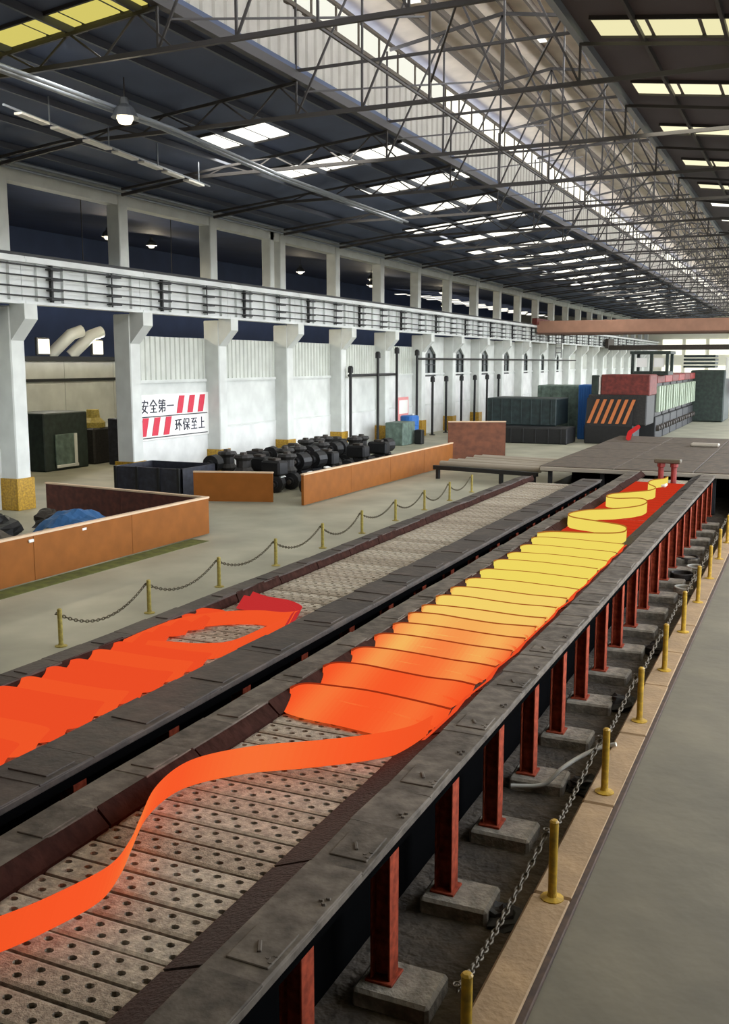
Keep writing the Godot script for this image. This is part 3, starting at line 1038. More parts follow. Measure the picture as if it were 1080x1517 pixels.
func build_hot_strips() -> void:
	var t := thing("hot_steel_strip", "glowing steel strip, orange to yellow, folded in zigzags on the conveyor beside the red legs", "steel strip")
	# the loose leading end
	var plan := [[-5.35, -4.2], [-5.06, -4.76], [-4.93, -5.13], [-4.84, -5.6], [-4.95, -6.0], [-5.12, -6.36], [-5.37, -6.9], [-5.46, -7.41], [-5.36, -7.78], [-5.02, -8.2], [-4.57, -8.54], [-4.08, -8.97], [-3.8, -9.35], [-3.7, -9.75]]
	var lean := []
	for i in plan.size():
		lean.append([0.05, -0.1])
	fold(t, "loose_end", plan, 0.835, 0.27, lean, M.hot_0, null)
	var zl := [-9.75, -10.65, -11.55, -12.4, -13.15, -13.8, -14.4, -15.0, -15.75, -16.5, -17.4, -18.25, -19.2, -20.2, -21.2, -22.1]
	for i in 15:
		var z: float = zl[i]
		var z2: float = zl[i + 1]
		var heat := clampi(int(round((i - 0.5) * 0.85)), 0, 8)
		var j := rng.randf_range(-0.05, 0.05)
		var d: float = z - z2            # pitch to the next fold
		# upper pass: lies back over the next one, rounded at its far tip
		var p := [[-5.66, z - d * 0.5], [-5.64, z - d * 0.3], [-5.52, z - d * 0.1], [-5.2, z], [-4.75, z + 0.08 + j], [-4.25, z + 0.15 + j], [-3.9, z + 0.12], [-3.7, z - 0.06], [-3.64, z - d * 0.4]]
		var ln := [[0.0, -0.02], [0.0, -d * 0.4], [0.0, -d * 0.72], [0.0, -d * 0.86], [0.0, -d * 0.92], [0.0, -d * 0.92], [0.02, -d * 0.86], [0.05, -d * 0.6], [0.03, -d * 0.25]]
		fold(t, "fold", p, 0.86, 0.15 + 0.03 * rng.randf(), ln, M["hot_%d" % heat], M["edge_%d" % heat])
		# lower pass, standing under it
		p = [[-3.66, z - 0.2], [-3.85, z - 0.3], [-4.4, z - d * 0.5], [-5.0, z - d * 0.6], [-5.5, z2 + 0.1]]
		ln = [[0.0, 0.06], [0.0, 0.06], [0, 0.06], [0, 0.06], [0, 0.06]]
		fold(t, "fold", p, 0.835, 0.13, ln, M["hot_%d" % heat], null)
	# the open bends by the entry end
	plan = [[-5.6, -21.9], [-5.3, -22.25], [-4.5, -22.4], [-3.95, -22.65], [-3.8, -23.1], [-4.0, -23.8], [-4.7, -24.2], [-5.4, -24.6], [-5.6, -25.2], [-5.3, -26.0], [-4.6, -26.6], [-4.15, -27.4], [-4.1, -28.3], [-4.4, -28.9], [-5.0, -28.6], [-5.35, -28.9], [-5.3, -29.6], [-4.8, -30.3], [-4.4, -30.9], [-4.35, -31.7], [-4.7, -32.6], [-4.75, -33.6], [-4.45, -34.3], [-4.4, -35.0]]
	lean = []
	for i in plan.size():
		lean.append([0.0, -0.04])
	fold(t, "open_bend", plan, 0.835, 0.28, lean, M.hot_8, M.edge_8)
	# red sheet added for the deck glow below the bends; fold along the pile
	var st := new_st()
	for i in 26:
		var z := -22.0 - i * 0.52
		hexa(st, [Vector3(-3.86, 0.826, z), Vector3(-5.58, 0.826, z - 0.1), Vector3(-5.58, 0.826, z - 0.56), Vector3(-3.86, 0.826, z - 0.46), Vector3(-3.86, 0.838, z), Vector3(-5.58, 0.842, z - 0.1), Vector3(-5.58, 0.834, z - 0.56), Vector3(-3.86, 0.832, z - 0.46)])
	obj("deck_glow_sheet", st, M.deck_glow_red, t).set_meta("label", "dull red sheet added for the glow on the deck below the yellow bends")
	st = new_st()
	var ba := []
	var ua := []
	for i in 30:
		var z := -9.6 - i * 0.43
		ba.append(Vector3(-3.72, 0.85, z))
		ua.append(Vector3(-3.58 + 0.02 * sin(i * 1.7), 0.99 + 0.02 * sin(i * 2.3), z))
	ribbon(st, ba, ua, 0.03)
	obj("side_fold", st, M.hot_red, t)
	for i in 7:
		var l := OmniLight3D.new()
		l.name = numbered("strip_light")
		add_child(l)
		l.position = Vector3(-4.7, 1.6, -8.0 - i * 3.6)
		l.light_color = rgb(255, 96, 40) if i < 2 else rgb(255, 190, 96)
		l.light_energy = 0.12
		l.light_size = 0.3
		l.omni_range = 200.0
		l.omni_attenuation = 2.0
		l.shadow_enabled = true
	# the strip on the far conveyor
	var f := thing("hot_steel_strip", "red-orange glowing steel strip heaped flat on the conveyor beside the chain fence", "steel strip")
	var z := -4.6
	var i2 := 0
	while z > -11.0:
		var right := -7.45
		var left := -9.0
		var j := rng.randf_range(-0.06, 0.06)
		var p := [[left - 0.02, z - 0.4], [left + 0.03, z - 0.15], [left + 0.25, z + j], [-8.3, z + 0.03 + j], [-7.75, z + 0.02 + j], [right - 0.02, z - 0.15], [right, z - 0.35]]
		var ln := [[0.0, -0.05], [0.0, -0.4], [0.0, -0.6], [0.0, -0.62], [0.0, -0.62], [0.02, -0.45], [0.02, -0.1]]
		fold(f, "fold", p, 0.85, 0.13 + rng.randf_range(0, 0.04), ln, M.hot_red if i2 % 3 else M.hot_red_b, null, 5)
		z -= 0.46
		i2 += 1
	for q in 5:
		var zq := -11.2 - q * 0.4
		fold(f, "fold", [[-9.04, zq - 0.3], [-9.02, zq - 0.1], [-8.98, zq], [-8.86 + 0.05 * q, zq - 0.02], [-8.74 + 0.07 * q, zq - 0.2]], 0.85, 0.13, [[0.0, -0.05], [0.0, -0.35], [0.0, -0.5], [0.0, -0.5], [0.0, -0.2]], M.hot_red, null, 5)
	var strands := [
		[[[-8.95, -10.9], [-8.98, -11.6], [-8.9, -12.3], [-8.5, -12.9], [-8.0, -13.2], [-7.6, -13.25], [-7.42, -13.45]], M.hot_red_b],
		[[[-8.6, -11.0], [-8.2, -11.1], [-7.8, -11.2], [-7.48, -11.5], [-7.42, -12.3], [-7.4, -13.1]], M.hot_red_b],
		[[[-7.4, -13.3], [-7.5, -13.7], [-7.9, -14.0], [-8.4, -14.1], [-8.8, -14.3]], M.hot_dim],
		[[[-7.42, -13.2], [-7.55, -13.55], [-7.95, -13.8], [-8.4, -13.9], [-8.8, -14.0]], M.hot_dim]]
	for s in strands:
		var ln := []
		for q in s[0]:
			ln.append([-0.02, -0.3])
		fold(f, "strand", s[0], 0.835, 0.16, ln, s[1], null)
	for i in 2:
		var l := OmniLight3D.new()
		l.name = numbered("strip_light")
		add_child(l)
		l.position = Vector3(-8.2, 1.5, -7.0 - i * 4.0)
		l.light_color = rgb(255, 84, 36)
		l.light_energy = 0.12
		l.light_size = 0.3
		l.omni_range = 200.0
		l.omni_attenuation = 2.0
		l.shadow_enabled = true


func build_footings() -> void:
	var z := -5.78
	var n := 0
	while z > -36.0:
		var st := new_st()
		cbox(st, Vector3(0, 0, 0), Vector3(0.72, 0.22 + rng.randf_range(-0.01, 0.01), 0.55), 0.03)
		var o := obj("concrete_footing", st, M.concrete)
		o.position = Vector3(-3.02, -0.55, z)
		o.rotation.y = rng.randf_range(-0.05, 0.05)
		tag(o, "low concrete footing under a red conveyor leg, the %s along the pit" % ORD[n], "footing", "concrete footings in the pit")
		z -= 1.63
		n += 1


# ------------------------------------------------------------------ chain fences
func build_fence(x: float, z_start: float, step: float, count: int, side: String, post_m: Material, chain_m: Material, lean: float, h := 0.82) -> void:
	var posts := []
	for i in count:
		var z := z_start - i * step
		var t := thing("chain_post", "%s yellow chain post along %s" % [ORD[i], side], "post", Vector3(x, 0.05 if side.begins_with("the kerb") else 0.0, z), 0, "yellow chain posts along " + side)
		var st := new_st()
		tube(st, [Vector3(0, 0, 0), Vector3(0, h - 0.02, 0)], 0.042, 10)
		obj("tube", st, post_m, t)
		st = new_st()
		lathe(st, Vector3(0, h - 0.02, 0), [[0.042, 0.0], [0.045, 0.012], [0.03, 0.03], [0.0, 0.034]], 10)
		obj("cap", st, post_m, t)
		st = new_st()
		lathe(st, Vector3.ZERO, [[0.0, 0.0], [0.11, 0.0], [0.11, 0.014], [0.05, 0.03], [0.042, 0.06], [0.0, 0.06]], 12)
		obj("base_flange", st, post_m, t)
		st = new_st()
		var ring := []
		for k in 11:
			ring.append(Vector3(-0.05 - 0.025 * (1 - cos(TAU * k / 10)), h - 0.1, 0.028 * sin(TAU * k / 10)))
		tube(st, ring, 0.008, 6, false)
		obj("eye", st, chain_m, t)
		posts.append(z)
	for i in count - 1:
		var a := Vector3(x - 0.07, h - 0.08, posts[i])
		var b := Vector3(x - 0.07, h - 0.08, posts[i + 1])
		var sag := 0.34 + rng.randf_range(-0.06, 0.08)
		chain("%s sagging chain from the near end of %s" % [ORD[i], side], a, b, sag, lean, chain_m, "sagging chains along " + side)


func chain(label: String, a: Vector3, b: Vector3, sag: float, lean: float, m: Material, group: String) -> void:
	var links := 34
	var st := new_st()
	var pts := []
	for k in links + 1:
		var t := float(k) / links
		var s := 4.0 * t * (1.0 - t)
		pts.append(a.lerp(b, t) + Vector3(-lean * s, -sag * s, 0))
	for k in links:
		var c: Vector3 = (pts[k] + pts[k + 1]) / 2
		var d: Vector3 = (pts[k + 1] - pts[k])
		var l := d.length() * 0.68
		d = d.normalized()
		var side := Vector3(1, 0, 0) if k % 2 else d.cross(Vector3(1, 0, 0)).normalized()
		var loop := []
		for q in 9:
			var ang := TAU * q / 8
			loop.append(c + d * cos(ang) * l + side * sin(ang) * 0.024)
		tube(st, loop, 0.0105, 4, false)
	tag(obj("chain", st, m), label, "chain", group)


# ------------------------------------------------------------------ pens and heaps
func board_wall(called: String, label: String, a: Vector3, b: Vector3, h: float, base := false, m: Material = null) -> Node3D:
	var t := thing(called, label, "barrier")
	var d := (b - a)
	var l := d.length()
	d = d.normalized()
	var n := maxi(1, int(round(l / 3.8)))
	for i in n:
		var p0 := a + d * (l * i / n)
		var p1 := a + d * (l * (i + 1) / n - 0.015)
		var st := new_st()
		beam(st, p0 + Vector3(0, h / 2 + 0.02, 0), p1 + Vector3(0, h / 2 + 0.02, 0), 0.1, h - 0.04)
		obj("board", st, m if m else M.orange_board, t)
	var st2 := new_st()
	beam(st2, a + Vector3(0, h + 0.01, 0), b + Vector3(0, h + 0.01, 0), 0.14, 0.05)
	obj("cap_rail", st2, M.board_cap, t)
	if base:
		st2 = new_st()
		var nn := Vector3(-d.z, 0, d.x) * 0.5
		if nn.x < 0:
			nn = -nn
		b = b - d * 0.9
		hexa(st2, [a + nn * 0.1, b + nn * 0.1, b + nn * 1.3, a + nn * 1.3, a + nn * 0.1 + Vector3(0, 0.012, 0), b + nn * 0.1 + Vector3(0, 0.012, 0), b + nn * 1.3 + Vector3(0, 0.01, 0), a + nn * 1.3 + Vector3(0, 0.01, 0)])
		obj("painted_floor_band", st2, M.olive_base, t).set_meta("label", "olive band on the floor along the boards")
	return t


func build_pens() -> void:
	var w := board_wall("orange_barrier", "long orange board barrier, closest to the kerb chain fence, with an olive floor band", Vector3(-16.3, 0, -10.0), Vector3(-16.0, 0, -24.0), 1.1, true)
	for z in [-16.9, -18.7, -23.0]:
		var st := new_st()
		cbox(st, Vector3(-16.08, 0.98, z), Vector3(0.04, 0.07, 0.16), 0.01)
		obj("bracket", st, M.paper_white, w)
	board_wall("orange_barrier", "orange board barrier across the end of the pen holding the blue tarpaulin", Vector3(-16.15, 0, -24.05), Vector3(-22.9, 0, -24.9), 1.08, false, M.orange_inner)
	board_wall("orange_barrier", "short orange board barrier before the heap of black castings, beside the gap", Vector3(-20.3, 0, -29.6), Vector3(-17.5, 0, -30.5), 1.1)
	board_wall("orange_barrier", "long orange board barrier along the heap of black castings", Vector3(-16.15, 0, -30.2), Vector3(-16.0, 0, -45.5), 1.12)
	board_wall("brown_barrier", "tall rust brown wall plate by the far end of the heap, below the dark container", Vector3(-16.5, 0, -46.3), Vector3(-13.9, 0, -47.6), 2.1, false, M.brown_wall)
	# navy steel box behind the pen
	var g := thing("steel_box", "dark navy open steel box behind the pen with the tarpaulin", "box")
	var st := new_st()
	span(st, -24.3, -21.2, 0.02, 1.1, -30.2, -30.1)
	span(st, -24.3, -21.2, 0.02, 1.1, -32.5, -32.4)
	span(st, -24.3, -24.2, 0.02, 1.1, -30.1, -32.5)
	span(st, -21.3, -21.2, 0.02, 1.1, -30.1, -32.5)
	span(st, -24.3, -21.2, 0.0, 0.06, -30.1, -32.5)
	obj("shell", st, M.navy_steel, g)
	for x in [-24.2, -23.2, -22.2, -21.3]:
		st = new_st()
		span(st, x - 0.05, x + 0.05, 0.02, 1.12, -30.1, -30.02)
		obj("rib", st, M.black, g)
	# scrap in the first pen
	var items := [[-21.6, -21.2, 1.1, "a"], [-18.3, -20.0, 1.0, "b"], [-19.6, -19.0, 1.2, "c"], [-17.6, -22.4, 0.8, "a"], [-21.4, -23.4, 0.9, "c"], [-17.4, -23.3, 0.7, "b"], [-17.7, -18.0, 0.9, "c"], [-19.2, -17.2, 1.1, "a"], [-22.4, -19.0, 1.1, "b"], [-22.6, -22.2, 0.8, "a"]]
	var said := ["dark bent scrap piece behind the blue tarpaulin", "brown scrap lump in the middle of the tarpaulin pen", "greyish scrap lump piled in the tarpaulin pen", "small dark scrap piece against the front boards of the tarpaulin pen", "greyish scrap lump at the back corner of the tarpaulin pen", "brown scrap lump before the back boards of the tarpaulin pen", "greyish scrap lump low behind the front boards of the tarpaulin pen", "dark bent scrap piece at the open end of the tarpaulin pen", "brown scrap lump deep in the tarpaulin pen", "dark scrap lump beside the blue tarpaulin"]
	for i in items.size():
		var q: Array = items[i]
		st = new_st()
		lump(st, Vector3.ZERO, q[2] * 0.7, 0.75, i)
		var o := obj("scrap_lump", st, M["casting_" + q[3]])
		o.position = Vector3(q[0], 0.0, q[1])
		tag(o, said[i], "scrap", "scrap lumps in the tarpaulin pen")
	st = new_st()
	var nx := 14
	var sheet := []
	for iy in nx + 1:
		var row := []
		for ix in nx + 1:
			var u := float(ix) / nx * 2 - 1
			var v := float(iy) / nx * 2 - 1
			var r := sqrt(u * u + v * v)
			row.append(Vector3(u * 1.15, maxf(0.05, 0.95 - r * r * 0.55 + 0.06 * sin(u * 9 + v * 4) + 0.04 * sin(v * 13)), v * 1.0))
		sheet.append(row)
	for iy in nx:
		for ix in nx:
			quad(st, sheet[iy][ix], sheet[iy][ix + 1], sheet[iy + 1][ix + 1], sheet[iy + 1][ix], Vector3.UP)
			quad(st, sheet[iy][ix] - Vector3(0, 0.015, 0), sheet[iy][ix + 1] - Vector3(0, 0.015, 0), sheet[iy + 1][ix + 1] - Vector3(0, 0.015, 0), sheet[iy + 1][ix] - Vector3(0, 0.015, 0), Vector3.DOWN)
	var tarp := obj("tarpaulin", st, M.tarp_blue)
	tarp.position = Vector3(-19.5, 0.0, -22.4)
	tarp.scale = Vector3(0.95, 0.78, 0.95)
	tag(tarp, "crumpled blue tarpaulin over scrap inside the orange pen", "tarpaulin")
	# heap of black castings in the second pen: three kinds
	var kinds := []
	for k in 3:
		var c := thing("black_casting", "", "casting", Vector3.ZERO, 0, "black castings heaped behind the orange boards")
		st = new_st()
		if k == 0:
			lathe(st, Vector3(0, 0.42, -0.55), [[0.0, 0.0], [0.2, 0.0], [0.2, 0.2], [0.42, 0.22], [0.42, 0.88], [0.2, 0.9], [0.2, 1.1], [0.0, 1.1]], 12, Vector3(0, 0, 1))
		elif k == 1:
			lathe(st, Vector3(0, 0, 0), [[0.0, 0.0], [0.46, 0.0], [0.5, 0.12], [0.36, 0.3], [0.36, 0.62], [0.5, 0.78], [0.44, 0.9], [0.0, 0.9]], 12)
		else:
			cbox(st, Vector3(0, 0.35, 0), Vector3(1.2, 0.7, 0.7), 0.09)
		obj("body", st, M[["casting_a", "casting_b", "casting_a"][k]], c)
		st = new_st()
		if k == 0:
			lathe(st, Vector3(0, 0.42, 0.5), [[0.0, 0.0], [0.11, 0.0], [0.11, 0.2], [0.0, 0.2]], 8, Vector3(0, 0, 1))
		elif k == 1:
			lathe(st, Vector3(0, 0.88, 0), [[0.0, 0.0], [0.2, 0.0], [0.16, 0.14], [0.0, 0.14]], 8)
		else:
			cbox(st, Vector3(0, 0.75, 0), Vector3(0.5, 0.14, 0.4), 0.03)
		obj("hub", st, M.casting_c, c)
		c.scale = Vector3.ONE * 0.82
		kinds.append(c)
	var what := ["black iron roll", "black waisted iron drum", "black block casting"]
	var used := [false, false, false]
	for layer in 2:
		for row in 4:
			for col in 11:
				var z := -33.1 - col * 1.12 + rng.randf_range(-0.1, 0.1)
				var x := -17.5 - row * 1.4 + rng.randf_range(-0.1, 0.1)
				if layer == 1 and (rng.randf() < 0.28 or row == 0):
					continue
				var k := rng.randi() % 3
				if layer == 0 and k == 1:
					k = 0
				var at := Vector3(x, 0.0 + layer * 0.68, z)
				var turn := rng.randf_range(-0.35, 0.35)
				var lb: String = "%s, %s layer, %s row behind the boards, %s from the gap" % [what[k], "upper" if layer else "bottom", ORD[row], ORD[col]]
				if not used[k]:
					used[k] = true
					kinds[k].position = at
					kinds[k].rotation.y = turn
					kinds[k].set_meta("label", lb)
				else:
					dup(kinds[k], at, lb, turn).scale = Vector3.ONE * 0.82
	for q in [[-18.9, 0.92, -33.3, "leaning at the near end of the casting heap"], [-17.4, 0.98, -33.6, "lying on the casting heap near the gap in the boards"], [-17.6, 1.0, -35.4, "lying on the casting heap past the gap in the boards"]]:
		st = new_st()
		cbox(st, Vector3.ZERO, Vector3(0.55, 0.04, 0.4), 0.01, Basis(Vector3(0, 0, 1), -0.3))
		var o := obj("paper_tag", st, M.paper_white)
		o.position = Vector3(q[0], q[1] - 0.24, q[2])
		tag(o, "white sheet " + q[3], "sheet")
	var tank := thing("blue_tank", "upright blue drum tank against the white wall behind the casting heap", "drum", Vector3(-23.5, 0, -58.6))
	st = new_st()
	lathe(st, Vector3.ZERO, [[0.0, 0.0], [0.58, 0.0], [0.6, 0.05], [0.6, 0.5], [0.63, 0.53], [0.6, 0.56], [0.6, 1.05], [0.63, 1.08], [0.6, 1.11], [0.6, 1.6], [0.55, 1.68], [0.0, 1.72]], 20)
	obj("body", st, M.blue, tank)
	st = new_st()
	lathe(st, Vector3(0.2, 1.7, 0), [[0.0, 0.0], [0.1, 0.0], [0.1, 0.1], [0.0, 0.1]], 10)
	obj("bung", st, M.paper_white, tank)
	# small cabinet and crates by the wall
	st = new_st()
	cbox(st, Vector3(-23.2, 0.7, -56.3), Vector3(1.2, 1.4, 2.0), 0.05)
	tag(obj("grey_cabinet", st, M.grey_green), "grey green cabinet by the wall beside the blue drum tank", "cabinet")
	st = new_st()
	cbox(st, Vector3(-22.2, 0.45, -57.0), Vector3(0.5, 0.9, 0.5), 0.05)
	tag(obj("black_bin", st, M.black), "small black bin between the grey cabinet and the blue drum tank", "bin")


func lump(st: SurfaceTool, c: Vector3, r: float, flat: float, s: int) -> void:
	var nz := FastNoiseLite.new()
	nz.seed = s
	nz.frequency = 0.9
	var rows := 7
	var cols := 10
	var g := []
	for i in rows + 1:
		var row := []
		for j in cols:
			var th := PI * 0.5 * i / rows
			var ph := TAU * j / cols
			var d := Vector3(sin(th) * cos(ph), cos(th) * flat, sin(th) * sin(ph))
			row.append(c + d * r * (1.0 + 0.55 * nz.get_noise_3dv(d * 2.0)))
		g.append(row)
	for i in rows:
		for j in cols:
			var a: Vector3 = g[i][j]
			quad(st, a, g[i][(j + 1) % cols], g[i + 1][(j + 1) % cols], g[i + 1][j], (a + g[i + 1][j]) / 2 - c)


# ------------------------------------------------------------------ signs, pipes and brackets on the wall
func stroke(st: SurfaceTool, o: Vector3, s: float, a: Array, w := 0.9) -> void:
	# glyph strokes on a 10 x 10 grid; the sign faces +x, writing runs towards -z
	for i in a.size() - 1:
		var p := o + Vector3(0, a[i][1] * s, -a[i][0] * s)
		var q := o + Vector3(0, a[i + 1][1] * s, -a[i + 1][0] * s)
		var d := (q - p).normalized() * w * s * 0.3
		beam(st, p - d, q + d, 0.02, w * s)


func glyph(st: SurfaceTool, o: Vector3, s: float, which: String) -> void:
	var g := {
		"an": [[[5, 10], [5.2, 8.9]], [[1, 7], [1, 8.5], [9, 8.5], [9, 7]], [[4.5, 7.8], [2.6, 3.2], [8.5, 0]], [[7, 5.5], [5.5, 2.4], [1.5, 0]], [[0.5, 5.5], [9.5, 5.5]]],
		"quan": [[[5, 10], [0.5, 5.5]], [[5, 10], [9.5, 5.5]], [[2.8, 5.6], [7.2, 5.6]], [[5, 5.6], [5, 0.3]], [[2.5, 3], [7.5, 3]], [[0.8, 0.3], [9.2, 0.3]]],
		"di": [[[2.2, 10], [0.8, 8]], [[2, 9], [4.5, 9]], [[6.8, 10], [5.5, 8]], [[6.6, 9], [9.4, 9]], [[1, 7.2], [8.8, 7.2], [8.8, 5.3], [1.4, 5.3], [1.2, 3.4], [9, 3.4], [8.6, 0.8], [7.4, 0.8]], [[5, 7.2], [5, 0]], [[4.6, 3.2], [1, 0.4]]],
		"yi": [[[0.6, 5], [9.4, 5]]],
		"huan": [[[0.5, 9], [4, 9]], [[0.7, 5.6], [3.8, 5.6]], [[2.2, 9], [2.2, 1.6]], [[0.3, 1], [4, 2.2]], [[4.6, 9.2], [9.6, 9.2]], [[7.4, 9.2], [4.4, 4]], [[6.8, 6.6], [6.8, 0]], [[7.4, 6], [9.6, 3.6]]],
		"bao": [[[2.6, 10], [0.4, 5.4]], [[1.8, 7.2], [1.8, 0]], [[4.2, 9.4], [9, 9.4], [9, 6.4], [4.2, 6.4], [4.2, 9.4]], [[3.4, 4.4], [9.8, 4.4]], [[6.6, 6.4], [6.6, 0]], [[6.4, 4.2], [3.4, 0.8]], [[6.8, 4.2], [9.8, 0.8]]],
		"zhi": [[[1, 9.4], [9, 9.4]], [[4.6, 9.2], [2, 6], [8.2, 6.4]], [[6.8, 7.8], [8.8, 5.4]], [[5, 5.6], [5, 0.4]], [[1.6, 3.2], [8.4, 3.2]], [[0.6, 0.4], [9.4, 0.4]]],
		"shang": [[[4.8, 10], [4.8, 0.5]], [[4.8, 5.8], [8.6, 5.8]], [[0.5, 0.5], [9.5, 0.5]]]}
	for s2 in g[which]:
		stroke(st, o, s, s2)


func build_sign() -> void:
	var t := thing("safety_sign", "white wall sign with dark Chinese lettering and slanted red stripes", "sign")
	var st := new_st()
	cbox(st, Vector3(-25.15, 2.75, -35.2), Vector3(0.06, 1.9, 5.5), 0.015)
	obj("board", st, M.sign_white, t)
	st = new_st()
	var x := -25.11
	var k := 0
	for c in ["an", "quan", "di", "yi"]:
		glyph(st, Vector3(x, 2.95, -32.95 - k * 0.6), 0.052, c)
		k += 1
	obj("lettering", st, M.sign_ink, t)
	st = new_st()
	k = 0
	for c in ["huan", "bao", "zhi", "shang"]:
		glyph(st, Vector3(x, 2.1, -35.3 - k * 0.6), 0.05, c)
		k += 1
	obj("lettering", st, M.sign_ink, t)
	for r in [[-35.45, 2.85, 0.76], [-32.85, 1.98, 0.76]]:
		for i in 3:
			st = new_st()
			var z: float = r[0] - i * 0.8
			prism(st, [Vector3(x, r[1], z), Vector3(x, r[1], z - 0.4), Vector3(x, r[1] + r[2], z - 0.62), Vector3(x, r[1] + r[2], z - 0.22)], Vector3(0.015, 0, 0))
			obj("red_stripe", st, M.sign_red, t)
	for y in [2.78, 1.9]:
		st = new_st()
		span(st, x, x + 0.02, y - 0.02, y + 0.02, -32.55, -37.8)
		obj("line", st, M.black_line, t)
	var b := thing("notice_board", "pink and white notice board on the wall past the blue drum tank", "sign")
	st = new_st()
	cbox(st, Vector3(-25.04, 1.9, -61.2), Vector3(0.06, 1.7, 1.9), 0.02)
	obj("board", st, M.sign_pink, b)
	st = new_st()
	cbox(st, Vector3(-25.0, 2.1, -61.2), Vector3(0.03, 0.9, 1.5), 0.01)
	obj("sheet", st, M.sign_white, b)


func build_wall_fittings() -> void:
	# conductor bars on E-shaped brackets along the runway girder
	for y in [8.2, 7.86, 7.5, 7.2]:
		var st := new_st()
		tube(st, [Vector3(-23.9, y, 4), Vector3(-23.9, y, FAR_Z + 2)], 0.03, 6)
		tag(obj("conductor_bar", st, M.black_line), "thin dark conductor bar along the white runway girder, %s from the top" % ORD[[8.2, 7.86, 7.5, 7.2].find(y)], "bar", "conductor bars on the runway girder")
	var first: Node3D
	for i in 40:
		var z := -26.94 - i * 3.17
		var label := "dark E-shaped bracket holding the conductor bars, the %s along the runway girder" % ORD[i]
		if i == 0:
			first = thing("conductor_bracket", label, "bracket", Vector3(0, 0, z), 0, "conductor brackets on the runway girder")
			var st := new_st()
			span(st, -24.18, -24.08, 7.05, 8.3, -0.05, 0.05)
			obj("backplate", st, M.black_line, first)
			for y in [8.2, 7.86, 7.5, 7.2]:
				st = new_st()
				span(st, -24.1, -23.86, y - 0.07, y - 0.02, -0.3, 0.3)
				obj("arm", st, M.black_line, first)
		else:
			dup(first, Vector3(0, 0, z), label)
	# pipework in front of the far wall panels
	for q in [[-51.2, 4.75, "first"], [-55.1, 5.6, "second"], [-58.1, 5.9, "third"], [-61.6, 5.8, "fourth"], [-64.6, 4.0, "fifth"], [-67.4, 4.0, "sixth"], [-70.8, 4.0, "seventh"], [-74.0, 4.0, "eighth"], [-77.2, 4.0, "ninth"], [-80.4, 4.0, "tenth"]]:
		var t := thing("standpipe", "thin black standpipe before the white wall, the %s past the heap of castings" % q[2], "pipe", Vector3(-24.2, 0, q[0]), 0, "black standpipes along the wall")
		var st := new_st()
		tube(st, [Vector3(0, 0, 0), Vector3(0, q[1], 0)], 0.09, 8)
		obj("tube", st, M.black, t)
		st = new_st()
		lathe(st, Vector3(0, q[1] - 0.3, 0), [[0.0, 0.0], [0.16, 0.0], [0.16, 0.3], [0.09, 0.4], [0.0, 0.4]], 10)
		obj("collar", st, M.black, t)
		st = new_st()
		lathe(st, Vector3.ZERO, [[0.0, 0.0], [0.2, 0.0], [0.2, 0.05], [0.0, 0.05]], 10)
		obj("flange", st, M.black, t)
	var st2 := new_st()
	tube(st2, [Vector3(-24.3, 4.3, -51.2), Vector3(-24.3, 4.3, -58.1)], 0.08, 8)
	tag(obj("cross_pipe", st2, M.black), "black level pipe joining the standpipes beside the blue drum tank", "pipe")
	st2 = new_st()
	tube(st2, [Vector3(-24.3, 5.3, -62), Vector3(-24.3, 5.3, -110)], 0.07, 8)
	tag(obj("cross_pipe", st2, M.black), "black level pipe running past the pointed wall openings", "pipe")


